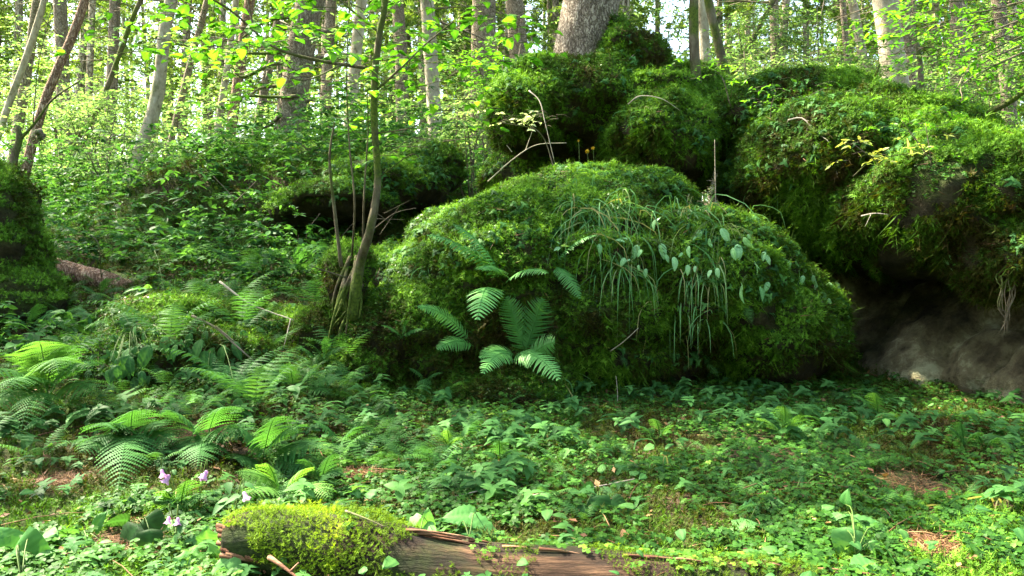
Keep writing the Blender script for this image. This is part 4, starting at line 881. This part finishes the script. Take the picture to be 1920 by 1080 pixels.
bigleaf('large bright coltsfoot leaves in the right foreground', (1605, 1040), [(1590, 1025, .085, 265), (1625, 990, .08, 20), (1585, 935, .05, 100), (1570, 965, .06, 180), (1660, 1000, .06, 0), (1640, 1030, .045, 300)], var=.6, Y=2.0, k=.78)
bigleaf('low cluster of heart leaves at the lower right edge of view', (1690, 1075), [(1680, 1055, .06, 300), (1620, 1070, .06, 200), (1645, 1045, .05, 90), (1540, 1060, .05, 170)], var=.5, Y=1.95)
bigleaf('largest leaf cluster in the bottom left corner', (40, 1090), [(60, 1050, .12, -30), (20, 1010, .07, 120), (80, 1000, .07, 40), (0, 1040, .07, 180)], var=.5, Y=1.85, k=.85)
bigleaf('jagged light leaves left of the mossy log end', (390, 1075), [(360, 1050, .06, 150), (410, 1050, .06, 30), (390, 1020, .05, 90), (330, 1070, .05, 190), (430, 1075, .06, -20)], var=.85, Y=1.9, T=LEAFB)
bigleaf('dark green leaf rosette beneath the pink bellflowers', (270, 990), [(250, 960, .07, 100), (290, 990, .06, -40), (240, 1010, .06, 240), (280, 1020, .06, 280), (220, 975, .06, 170), (300, 950, .055, 60)], var=.15, mat='herb')
bigleaf('green leaf group left of the dark rosette on the floor', (160, 1010), [(130, 1000, .05, 180), (180, 985, .05, 60), (170, 1030, .05, 300), (200, 1020, .05, -10)], var=.5, mat='pale', T=LEAF)
bigleaf('grey green toothed leaves hanging from the middle of the boulder edge', (1190, 455), [(1192, 470, .035, 250), (1168, 490, .03, 240), (1243, 468, .045, 280), (1266, 492, .045, 275), (1165, 450, .03, 160), (1045, 465, .03, 200), (1060, 460, .035, 10), (1125, 465, .035, 280), (1290, 505, .03, 270), (1210, 510, .03, 260)], T=LEAF, var=.75, mat='glau', k=1.35)
bigleaf('leaf group high on the right side of the boulder above the grass', (1350, 430), [(1340, 425, .04, 110), (1360, 440, .05, 300), (1400, 455, .05, 300), (1385, 470, .045, 270), (1225, 420, .04, 250), (1330, 455, .03, 270), (1440, 485, .035, 300), (1310, 440, .03, 250), (1290, 470, .04, 260), (1345, 510, .035, 270), (1420, 500, .03, 290)], T=LEAF, var=.75, mat='glau', k=1.35)
bigleaf('single pair of narrow leaves low on the right of the boulder', (1405, 520), [(1388, 550, .06, 260), (1430, 548, .055, 285)], T=LEAF, var=.6, mat='glau', k=1.35)
bigleaf('row of oval leaves at the right corner of the boulder over the cave', (1510, 505), [(1500, 520, .04, 270), (1525, 525, .04, 270), (1540, 550, .06, 305), (1558, 540, .055, 300), (1480, 495, .03, 260), (1555, 565, .02, 280)], T=LEAF, var=.75, mat='glau', k=1.35)
bigleaf('three pale leaves dangling against the dark right overhang', (1765, 470), [(1770, 486, .022, 280), (1784, 512, .035, 290), (1776, 492, .02, 300)], T=LEAF, var=.85, mat='glau', k=1.35)
bigleaf('four rounded leaves in the shade at the foot of the boulder', (895, 765), [(870, 762, .05, 200), (910, 755, .035, 30), (898, 775, .04, 270), (890, 750, .03, 100)], T=LEAF, var=.5)
bigleaf('long leaf herb low in the sorrel right of centre', (1120, 940), [(1100, 930, .05, 200), (1140, 925, .05, 20), (1125, 955, .05, 280), (1090, 960, .045, 230), (1160, 950, .045, -30)], var=.3, mat='herb')
bigleaf('arching herb with paired leaves above the log middle', (980, 900), [(930, 885, .05, 200), (960, 870, .04, 120), (1000, 875, .045, 40), (985, 895, .05, 300), (1020, 880, .04, 10)], T=LEAFN, var=.3)
bigleaf('light herb with one large arched leaf below the cave mouth', (1520, 880), [(1520, 858, .065, 20), (1545, 868, .04, -30), (1500, 885, .04, 240), (1480, 880, .045, 200)], T=LEAF, var=.9)
bigleaf('greyish wide leaf in the shade of the right foreground', (1490, 930), [(1490, 910, .06, 220), (1565, 905, .05, 160)], T=LEAF, var=.2)
bigleaf('bright seedling leaves in the ivy green carpet right of centre', (1430, 960), [(1410, 950, .045, 160), (1450, 945, .045, 20), (1430, 930, .04, 90), (1390, 985, .05, 200)], T=LEAFB, var=.7)
bigleaf('bellflower leaf with yellow tint hanging by the flower stem', (330, 1020), [(326, 1020, .05, 265), (315, 985, .04, 200)], T=LEAF, var=.95)
bigleaf('pale leaf cluster on the slope above the fallen trunk piece', (275, 540), [(270, 520, .07, 150), (300, 530, .07, 20), (250, 550, .06, 200), (320, 560, .06, -10)], T=LEAFB, var=.55)
bigleaf('big round leaf at the top left of the hummock', (190, 610), [(182, 605, .075, 120), (215, 640, .05, 240), (160, 600, .05, 180)], T=LEAFB, var=.7)
bigleaf('single light leaf high on the slope right of the stump', (340, 370), [(345, 372, .10, -10), (330, 365, .07, 170)], T=LEAF, var=.9)
bigleaf('herb with paired pale leaves in front of the black hollow', (440, 500), [(410, 470, .06, 160), (460, 460, .06, 30), (430, 445, .055, 100), (470, 490, .05, -10), (400, 500, .05, 200)], T=LEAF, var=.7)
# hanging toothed leaves over the hummock
for lab, u0, v0, cnt, vv in (('cascade of pointed toothed leaves hanging down the hummock front', 250, 660, 26, .5), ('smaller cascade of toothed leaves on the right side of the hummock', 400, 690, 14, .55)):
    lv = [(u0 + rng.normal() * 38, v0 + rng.normal() * 42 + 10, U(.05, .085), U(235, 305)) for _ in range(cnt)]
    bigleaf(lab, (u0, v0 - 30), lv, T=LEAF, var=vv, mat='herb', face=(0, -.8, .6))
# bellflowers
BELL = []
a = np.linspace(0, 2 * np.pi, 10, endpoint=False); V = []; F = []
for k, (rr, z) in enumerate([(.10, 0), (.22, .12), (.26, .45), (.30, .7), (.52, 1.0)]):
    for j, t in enumerate(a): V.append([rr * (1 + (.25 * (j % 2) if k == 4 else 0)) * math.cos(t), rr * (1 + (.25 * (j % 2) if k == 4 else 0)) * math.sin(t), z + (.14 * (j % 2) if k == 4 else 0)])
for k in range(4):
    for j in range(10): q = (j + 1) % 10; F += [[k * 10 + j, k * 10 + q, k * 10 + 10 + q], [k * 10 + j, k * 10 + 10 + q, k * 10 + 10 + j]]
BELLT = (np.array(V), np.array(F))
def flower(label, base, heads, Y):
    p0 = P(*base, Y); r = root('bellflower', p0, label, 'flower'); st = MB()
    for (u, v, s) in heads:
        q = P(u, v, Y - .02); top = q + np.array([0, 0, .03]); tube(st, [p0, (p0 + top) / 2 + [0, 0, .02], top, q + [0, 0, .005]], [.0016, .001], 4, 9)
        m = MB(); inst(m, BELLT, q[None], frames(np.array([[U(-.6, .6), -.45, -1.]])), s * .85, .5 + U(-.3, .3)); mesh('petal_bell', m, M['pink'], r)
    for k in range(5):
        m = MB(); q = p0 + np.array([U(-.03, .03), -.01, U(.01, .08)]); d = norm(np.array([[U(-1, 1), -.5, .3]])); inst(m, LEAF, q[None], frames(np.array([[0, -.4, 1.]]), xref=d), U(.03, .05), U(.3, .8)); mesh('leaf', m, M['herb'], r)
    mesh('stem', st, M['stem'], r)
flower('bellflower with two pink bells above the dark leaf rosette', (330, 960), [(303, 880, .022), (318, 890, .026)], 2.3)
flower('bellflower with one wide pink bell beside the sunlit fern', (372, 960), [(388, 882, .026), (378, 888, .018)], 2.3)
flower('low bellflower with two small pink bells nearest the camera', (330, 1030), [(317, 968, .018), (334, 970, .020)], 2.05)
flower('single pink bell at the tip of the mossy log', (440, 965), [(457, 922, .022)], 2.1)
# yellow flower heads in front of the hollow
for lab, u, v, s, bu in (('larger yellow globe flower before the dark hollow', 1101, 284, .017, 1103), ('smaller orange yellow globe flower right of the larger', 1112, 278, .014, 1112), ('tiny pale bud left of the yellow globe flowers', 1085, 264, .009, 1084)):
    q = P(u, v, 4.95); b = P(bu, 335, 4.95); r = root('globe_flower', b, lab, 'flower'); m = MB(); n = 60; d = norm(rng.normal(size=(n, 3)))
    inst(m, LEAFB, q + d * s * .15, frames(norm(d + rng.normal(size=(n, 3)) * .2), xref=d + rng.normal(size=(n, 3)) * .5), s * .75, U(0, 1, n)); mesh('flower_head', m, M['gold'], r)
    m = MB(); tube(m, [b, (b + q) / 2 + [.005, 0, 0], q], [.0016, .0012], 4, 7); mesh('stem', m, M['stem'], r)

# ---------------------------------------------------------------- grass
def tuft(label, u, v, n, L, lean=(0, -.5), spread=.06, var=.55, droop=1.0, Y=None, cat='grass'):
    p0, _ = hit(u, v) if Y is None else (P(u, v, Y), None); mb = MB()
    sc_ = spread / p0[1] * FPX
    for k in range(int(n * 1.35)):
        pb_ = hit(u + rng.normal() * sc_ * 1.3, v + rng.normal() * sc_ * .75)[0] if Y is None else p0
        if np.linalg.norm(pb_ - p0) > .6: pb_ = p0
        b = pb_ + rng.normal(size=3) * .008 if Y is None and p0[1] > 3.4 else p0 + np.array([rng.normal() * spread * 1.7, rng.normal() * spread * .6, U(-.03, .02)]); l = L * U(.4, 1.05)
        dx, dy = lean[0] + rng.normal() * .5, lean[1] * U(.4, 1.2) + rng.normal() * .15; up = U(.15, .75); l *= U(.5, 1.1)
        c = smooth_path([b, b + np.array([dx * .3, dy * .3, up]) * l * .5, b + np.array([dx * .8, dy * .7, up * .6 - droop * .35]) * l, b + np.array([dx * 1.0, dy * .8, up * .3 - droop * .9]) * l], 8)
        t = norm(np.gradient(c, axis=0)); s = norm(np.cross(t, np.array([.3, 1, .2]) + rng.normal(size=3) * .3)); w = .0028 * U(.6, 1.2) * (1 - np.linspace(0, 1, 8) ** 2.2)[:, None] + .0003
        V = np.stack([c - s * w, c + s * w], 1).reshape(-1, 3); F = []
        for i in range(7): F += [[2 * i, 2 * i + 1, 2 * i + 3], [2 * i, 2 * i + 3, 2 * i + 2]]
        mb.add(V, F, np.clip(var + U(-.4, .45), 0, 1))
    tag(mesh('grass_tuft', mb, M['grass'], loc=p0), label, cat)
tuft('long drooping grass curtain on the middle of the boulder', 1125, 415, 85, .30, (-.05, -.5), .07, .6, 1.1)
tuft('thin drooping grass lower down below the curtain', 1160, 500, 36, .26, (0, -.4), .05, .6, 1.2)
tuft('dense drooping grass bunch right of the grey green leaves', 1300, 400, 85, .32, (.05, -.5), .06, .65, 1.2)
tuft('grass arching along the top right rim of the boulder', 1345, 380, 50, .26, (.25, -.3), .10, .5, .7)
tuft('stiff arching grass at the rim beside the black crevice', 1420, 400, 40, .24, (.45, -.15), .06, .6, .7)
tuft('upright blue green grass tuft before the dark hollow', 1110, 345, 40, .16, (.1, -.1), .05, .4, .15)
tuft('small grass tuft on the upper moss hummock', 1200, 225, 18, .14, (.1, -.3), .03, .6, .5)
tuft('grass strands hanging on the right face of the boulder', 1310, 520, 26, .24, (.05, -.35), .05, .75, 1.2)
tuft('straw coloured grass strands falling low on the boulder', 1285, 600, 14, .22, (0, -.3), .05, .95, 1.2)
tuft('small grass clump on the left flank beside the hazel', 760, 500, 22, .18, (-.1, -.3), .06, .5, .8)
tuft('upright pale grass sprouting from sorrel right of centre', 1250, 890, 14, .12, (0, -.1), .03, .7, .05)
tuft('thin grass sprouting left of the pale sprouting grass', 1120, 850, 12, .12, (0, -.1), .04, .6, .05)
tuft('grass strands hanging under the left end of the boulder foot', 1060, 720, 14, .18, (0, -.3), .04, .85, 1.2)
tuft('grass tuft low in the left foreground among leaves', 165, 985, 18, .09, (0, -.2), .02, .3, .4)
tuft('thin grass by the right edge of the floor', 1880, 960, 20, .14, (-.2, -.2), .04, .8, .6)

# ---------------------------------------------------------------- sapling sprigs with yellow leaves
def sprig_plant(label, base, pts, leaves, leaf='yellow', size=.03, Y=4.3, T=LEAFN, name='sapling', cat='sapling', mi=.2, ma=1):
    p0 = P(*base, Y); r = root(name, p0, label, cat); st = MB(); lf = MB()
    for c in pts: tube(st, [P(u, v, Y - d) for u, v, d in c], [.0035, .0014], 5, 12)
    for (u, v, n, w) in leaves:
        for k in range(max(1, n // 4)):
            a = U(0, 6.28); spray_leaves(lf, st, P(u + rng.normal() * w, v + rng.normal() * w * .45, Y - U(0, .1)), np.array([math.cos(a), math.sin(a), .1]), .09, 5, size, T, twr=.001, mi=mi, ma=ma, planar=.7)
    mesh('stem', st, M['twig'], r); mesh('leaves', lf, M[leaf], r)
sprig_plant('sunlit almost white leaf sprig before the dark hollow', (1040, 320), [[(1040, 320, 0), (1020, 260, 0), (990, 230, .05)], [(1000, 240, .05), (940, 230, .1)]], [(1000, 222, 90, 26), (960, 228, 30, 16), (930, 205, 12, 8), (1020, 215, 30, 14)], Y=4.9, mi=.2, ma=1, size=.03, leaf='sunlit_cream')
sprig_plant('yellow leaf sprig lying over the right boulder', (1600, 330), [[(1600, 330, 0), (1640, 300, .1), (1720, 285, .1)], [(1640, 300, .1), (1600, 270, .1)]], [(1600, 268, 16, 8), (1610, 300, 16, 16), (1655, 295, 36, 26), (1720, 285, 30, 24)], Y=4.0, size=.036)
sprig_plant('green leaf twigs above the yellow sprig on the right boulder', (1745, 360), [[(1745, 370, 0), (1745, 300, .1), (1735, 230, .1)], [(1745, 300, .1), (1690, 225, .1)]], [(1700, 220, 40, 34), (1745, 235, 40, 30), (1760, 280, 30, 24)], leaf='beech', Y=4.0, size=.034)
sprig_plant('rowan seedling with yellow tips near the crest of the right boulder', (1445, 270), [[(1445, 270, 0), (1445, 210, .05), (1455, 170, .1)], [(1450, 230, .05), (1500, 190, .1), (1545, 165, .1)]], [(1450, 165, 36, 22), (1480, 185, 30, 24), (1540, 165, 26, 18), (1430, 190, 16, 12)], Y=4.7, leaf='beech', mi=.5, size=.034)
sprig_plant('sprig with hanging green leaves on the crest by the slim mossy trunk', (1370, 200), [[(1370, 200, 0), (1350, 140, .05), (1300, 118, .1)]], [(1310, 122, 40, 30), (1360, 130, 30, 20), (1390, 150, 16, 10)], Y=4.9, leaf='beech', mi=.5)
sprig_plant('thin seedling standing in front of the big spruce hummock', (1045, 130), [[(1045, 135, 0), (1000, 80, 0), (1000, 20, 0)], [(1000, 80, 0), (985, 40, 0)]], [(1000, 30, 8, 14), (985, 70, 6, 14)], Y=5.4, leaf='beech', mi=.5)
sprig_plant('small round leaved seedling on the dark boulder face', (1155, 640), [[(1155, 645, 0), (1158, 625, .03)]], [(1160, 625, 8, 10)], Y=3.95, leaf='pale', T=LEAFB, size=.02)
sprig_plant('leafy sapling over the slope before the narrow trunks', (420, 420), [[(420, 430, 0), (440, 380, .1), (400, 330, .1)], [(440, 380, .1), (480, 340, .1)]], [(400, 395, 30, 50), (360, 330, 20, 30), (480, 340, 18, 30)], Y=5.6, leaf='herb', size=.055, T=LEAF)
sprig_plant('raspberry like plant behind the fallen trunk piece', (190, 500), [[(190, 520, 0), (185, 460, .1), (170, 440, .1)], [(190, 480, .1), (240, 450, .1)]], [(180, 455, 26, 40), (230, 465, 20, 30)], Y=5.0, leaf='herb', size=.05, T=LEAF, mi=.4)

# ---------------------------------------------------------------- dead wood
def stick(label, paths, r0, mat='twigpale', name='dead_twig', cat='twig', n=14, rough=.2):
    mb = MB()
    for i, c in enumerate(paths): tube(mb, [P(*q) if len(q) == 3 else q for q in c], [r0 * (1 if i == 0 else .6), r0 * (.4 if i == 0 else .25)], 6, n, rough=rough)
    tag(mesh(name, mb, M[mat], loc=P(*paths[0][0])), label, cat)
stick('forked bleached twig bent over the right boulder', [[(1478, 225, 4.5), (1505, 222, 4.45), (1530, 250, 4.4), (1555, 285, 4.35), (1570, 327, 4.3)], [(1510, 226, 4.45), (1560, 232, 4.4), (1590, 258, 4.4)], [(1515, 232, 4.45), (1508, 275, 4.4)], [(1478, 225, 4.5), (1460, 270, 4.6)], [(1530, 250, 4.4), (1550, 262, 4.3), (1558, 275, 4.3)]], .0045)
stick('thin pale twig arching over the dark hollow', [[(915, 340, 5.0), (960, 300, 4.9), (1005, 272, 4.9), (1062, 268, 4.9)], [(985, 283, 4.9), (1000, 240, 4.9)], [(960, 285, 4.9), (950, 272, 4.9)]], .004)
stick('bent pale twig crossing the face of the high hummock', [[(992, 170, 5.0), (1012, 190, 4.95), (1022, 230, 4.9), (1040, 305, 4.9)]], .004)
stick('white forked twig on the moss below the spruce root', [[(1195, 95, 5.3), (1175, 120, 5.25), (1168, 170, 5.2)], [(1178, 125, 5.25), (1200, 145, 5.2)]], .004)
stick('curved pale twig lying across the high hummock', [[(1178, 195, 5.0), (1200, 180, 4.95), (1240, 185, 4.9), (1275, 207, 4.9)]], .004)
stick('long straight fallen stick slanting on the left slope', [[(412, 528, 4.3), (470, 570, 4.2), (550, 600, 4.1)], [(545, 598, 4.1), (530, 660, 4.0)]], .006)
stick('darker fallen branch below the slanting stick', [[(360, 592, 3.6), (405, 615, 3.55), (445, 650, 3.5), (490, 690, 3.5)], [(405, 612, 3.55), (440, 640, 3.5)]], .006, 'twig')
stick('short red brown stick leaning under the fallen branch', [[(480, 640, 3.9), (507, 685, 3.8)]], .005, 'torn')
stick('small pale twig on the shaded boulder face', [[(1145, 658, 3.95), (1170, 640, 3.9), (1197, 615, 3.85)]], .003)
stick('bleached twiglet lying on the right boulder moss', [[(1615, 405, 4.0), (1640, 400, 3.95), (1665, 402, 3.9)], [(1633, 402, 3.95), (1622, 425, 3.9)]], .0035)
stick('mossy bent branch leaning from the crest of the right boulder', [[(1600, 190, 5.2), (1625, 175, 5.1), (1640, 145, 5.0), (1650, 120, 5.0)], [(1615, 180, 5.1), (1660, 160, 5.0), (1670, 150, 5)]], .012, 'barkmoss', 'fallen_branch', 'branch')
stick('curved bare twigs beside the yellow sprig at right', [[(1705, 270, 4.3), (1680, 300, 4.2), (1672, 330, 4.2)], [(1695, 360, 4.1), (1720, 330, 4.1), (1745, 310, 4.1)], [(1740, 290, 4.2), (1735, 340, 4.1), (1710, 375, 4.0)]], .004, 'twig')
stick('pale snapped stick resting on the mossy log', [[(648, 958, 1.9), (685, 972, 1.86), (722, 988, 1.84)]], .0028, 'twig')
stick('fine dead stems rising in the black hollow', [[(580, 500, 5.6), (575, 440, 5.5), (600, 400, 5.5)], [(610, 480, 5.6), (660, 420, 5.5)], [(555, 480, 5.5), (560, 440, 5.5)]], .004, 'twig')
stick('tangle of dry twigs under the ledge right of the hazel', [[(700, 430, 4.9), (740, 400, 4.9), (780, 390, 4.9)], [(705, 410, 4.9), (760, 412, 4.9)], [(712, 440, 4.9), (750, 385, 4.9)], [(720, 400, 4.9), (770, 375, 4.9)], [(700, 395, 4.9), (735, 420, 4.9)]], .003, 'twig')
stick('thin twig stuck in the floor below the black boulder foot', [[(1150, 790, 3.8), (1158, 750, 3.8), (1155, 705, 3.8)]], .002)
stick('straight pale stem in the crevice between the boulders', [[(1342, 390, 4.7), (1341, 330, 4.7), (1340, 262, 4.7)], [(1342, 340, 4.7), (1325, 338, 4.65)]], .003)
for k, (u, v) in enumerate(((960, 955), (1130, 925), (860, 945))):
    p, _ = hit(u, v); mb = MB(); a = U(-.5, .5); d = np.array([math.cos(a), math.sin(a) * .6, .12]) * .09; tube(mb, [p - d + [0, 0, .015], p + [0, 0, .022], p + d + [0, 0, .03]], [.0028, .0015], 5, 6)
    tag(mesh('dead_twig', mb, M['twigpale'], loc=p), ('pale crossing twig lying on the sorrel above the log middle', 'faint long twig lying on the sorrel right of centre', 'short twig lying in the sorrel above the big upright leaf')[k], 'twig')
# hanging roots at the right
mb = MB()
for k in range(9):
    u = 1865 + U(0, 45); pts = [P(u, 455, 3.95), P(u, 500, 3.8)]
    for j in range(1, 6): pts.append(P(u + (1885 - u) * j / 6 + rng.normal() * 5, 500 + j * 26 * U(.8, 1), 3.72))
    tube(mb, pts, [.0028, .0012], 5, 14)
tag(mesh('hanging_roots', mb, M['twig'], loc=P(1880, 500, 3.75)), 'bundle of thin roots hanging from the right overhang', 'roots')
# roots at hazel foot
mb = MB()
for k in range(14):
    a = P(662 + U(-22, 22), 480 + U(0, 60), 4.12); e = P(655 + U(-55, 50), 590 + U(0, 60), 4.08 + U(-.1, .1)); tube(mb, [a, (a + e) / 2 + rng.normal(size=3) * .03 + [0, -.05, 0], e], [.010, .003], 6, 10, rough=.2)
tag(mesh('hazel_roots', mb, M['barkmoss'], loc=P(660, 560, 4.1)), 'brown roots spreading down from the hazel foot', 'roots')
# fallen trunk piece on the left
mb = MB(); tube(mb, [P(90, 503, 5.3), P(150, 517, 5.25), P(200, 528, 5.2), P(245, 545, 5.15)], [.072, .066, .06, .055], 14, 22, rough=.12, seed=4)
tag(mesh('fallen_log', mb, M['barkred'], loc=P(170, 525, 5.2)), 'short reddish fallen trunk lying right of the left stump', 'log')
# foreground log
def Lp(u): # centre line of the log
    return np.array([(u - 960) / FPX * 1.86, 1.86 + .0, 0])
r = root('rotten_log', P(1000, 1100, 1.8), 'rotten foreground log with yellow moss at its left end and torn red wood edge', 'log')
us = [430, 500, 600, 720, 850, 1000, 1200, 1450, 1700, 1950]; tops = [970, 957, 966, 985, 1012, 1030, 1044, 1062, 1082, 1095]; Yl = 1.92
RL = [.055, .066, .08, .10, .112, .115, .115, .115, .11, .1]; path = []; rad = 1
for u, v, q in zip(us, tops, RL):
    p = P(u, v, Yl); p[2] -= q; path.append(p)
mb = MB(); tube(mb, path, RL, 40, 160, rough=.16, seed=6)
Vl, Fl, _ = mb.arrays(); mesh('trunk', mb, M['wood'], r)
pp = np.array(path)
m = MB()
for k in range(70):
    u = U(760, 1700); v = np.interp(u, us, tops) + U(-4, 9) ; l = U(.03, .12); p = P(u, v, Yl - U(-.02, .03)); d = norm(pp[5] - pp[4]); q = p + d * l + [0, 0, U(-.006, .004)]
    tube(m, [p, (p + q) / 2 + [0, 0, .003], q], [.004, .0015], 4, 4)
for k in range(44):
    u = U(405, 480); v = U(972, 1045); p = P(u, v, Yl - .03 - (v - 985) / 60 * .03); q = p + np.array([U(.03, .09), 0, -U(.005, .02)]); tube(m, [p, q], [.006, .003], 5, 3, rough=.2)
mesh('torn_wood', m, M['torn'], r)
# log moss cushions
p, nn, _ = sample(Vl, Fl, 60000); uu = 960 + p[:, 0] / p[:, 1] * FPX
cl = fbm(p * 9, 3, 95)
dens = np.interp(uu, [420, 520, 700, 780, 900, 1300, 1500, 1900], [1, 1, .95, .7, .25, .3, .7, .85]) + .35 * fbm(p * 7, 3, 91)
k = (nn[:, 2] > -.3) & (cl > .02 - .22 * (uu < 600) + .1 * (uu > 760)) & (U(0, 1, len(p)) < dens) & ((nn[:, 2] > .35 - .9 * (uu < 760)) ); p, nn, uu = p[k], nn[k], uu[k]; n = len(p)
m = MB(); puff = .016 * np.clip(fbm(p * 14, 2, 93) * 1.5 + .2, 0, 1.5) * (uu < 800); v = np.clip(.35 + .5 * fbm(p * 6, 3, 92) + .35 * (uu < 640) + U(-.2, .2, n), 0, 1)
inst(m, MOSSF[0], p + nn * puff[:, None], frames(nn + rng.normal(size=(n, 3)) * .35 + [0, 0, .3]), U(.005, .011, n) * (1 + (U(0, 1, n) < .08)), v)
tag(mesh('moss_cover', m, M['moss_bright'], r), kind='stuff')
q_, n_, _ = sample(Vl, Fl, 5000); uq = 960 + q_[:, 0] / q_[:, 1] * FPX; kq = (n_[:, 2] > .3) & (n_[:, 1] > -.5) & (fbm(q_ * 6, 3, 97) > .02) & (uq > 640) & ((uq < 720) | (uq > 1250) | (U(0, 1, len(uq)) < .25)); q_, n_ = q_[kq], n_[kq]
m = MB(); inst(m, SORREL, q_, frames(norm(n_ + [0, -.3, .8] + rng.normal(size=q_.shape) * .2)), U(.006, .012, len(q_)), U(.3, 1, len(q_)))
tag(mesh('wood_sorrel', m, M['sorrel']), 'wood sorrel creeping over the rotten foreground log', 'ground cover', kind='stuff')
# red broken prongs under the log end
stick('red broken splinter sticking out below the log end', [[(505, 1045, 1.78), (530, 1062, 1.74), (560, 1085, 1.7)], [(545, 1072, 1.72), (560, 1055, 1.72)]], .0055, 'torn', 'splinter', 'splinter')
# cones, small brown stump
def cone(label, u, v, L, ang):
    p, _ = hit(u, v); mb = MB(); a = R(ang); d = np.array([math.cos(a), .2, math.sin(a) * .2]); d /= np.linalg.norm(d); c = p + [0, 0, L * .22]
    tube(mb, [c - d * L / 2, c - d * L * .25, c, c + d * L * .3, c + d * L / 2], [L * .12, L * .2, L * .2, L * .16, L * .04], 12, 14)
    V, F, _ = mb.arrays(); q, nn, _ = sample(V, F, 260); inst(mb, LEAFB, q - nn * .001, frames(nn, xref=np.tile(d, (260, 1)) + rng.normal(size=(260, 3)) * .2), L * .13, .5)
    tag(mesh('spruce_cone', mb, M['cone'], loc=p), label, 'cone')
cone('reddish spruce cone lying on bare needles in the lower left', 272, 1052, .05, 20)
cone('brown spruce cone at the left edge of the floor', 16, 938, .045, 0)
cone('tan spruce cone half buried in sorrel above the log', 660, 905, .05, 0)
V, F = blob('s', [E(30, 880, 2.75, 28, 32, .05), E(15, 890, 2.75, 22, 22, .04)], .012, .012, 12, 3)
tag(mesh('small_stump', MB().add(V, F), M['torn'], loc=P(28, 900, 2.75)), 'tiny orange brown rotten stump at the left edge', 'stump')
# small dark root ball hanging at top left
V, F = blob('s', [E(75, 255, 6, 13, 13, .05)], .015, .02, 10, 4)
mbx = MB().add(V, F); 
for k in range(12): d = norm(rng.normal(size=3)); q = P(75, 258, 6); tube(mbx, [q + d * .03, q + d * .07 + [0, 0, -.02]], [.004, .001], 4)
tag(mesh('root_ball', mbx, M['twig'], loc=P(75, 255, 6)), 'small dark clod of roots stuck at the foot of the leaning pinkish tree', 'root ball')
# fallen leaves
for lab, u, v, s, mt in (('orange fallen leaf lying on the right boulder moss', 1822, 368, .035, 'gold'), ('pale yellow fallen leaf near the log at lower right', 1440, 1045, .03, 'yellow'), ('small pale fallen leaf on the boulder top', 1072, 402, .02, 'yellow'), ('brown tinted fallen leaf on the floor right of the log', 1175, 1010, .03, 'litter')):
    p, nrm = hit(u, v); mb = MB(); inst(mb, LEAFB, (p + nrm * .02)[None], frames(np.array([[.1, -.5, 1.]])), s, .8); tag(mesh('fallen_leaf', mb, M[mt], loc=p), lab, 'leaf')

# ---------------------------------------------------------------- groups of repeats
GR = dict(spruce_tree='spruce trees standing in the wood', broadleaf_tree='broadleaf trees of the wood', shrub='leafy shrubs behind the rocks', fern='ferns growing among the rocks',
          leafy_plant='broad leafed plants on floor and boulder', grass_tuft='grass tufts on boulder and floor', bellflower='pink bellflowers by the log', globe_flower='yellow globe flowers before the hollow',
          sapling='saplings and leafy sprigs', dead_twig='dead twigs lying and hanging about', spruce_cone='spruce cones on the floor', fallen_leaf='fallen leaves', mossy_boulder='mossy boulders')
for o in S.objects:
    if o.parent is None and o.get('label') and o.name.split('.')[0] in GR and 'kind' not in o: o['group'] = GR[o.name.split('.')[0]]
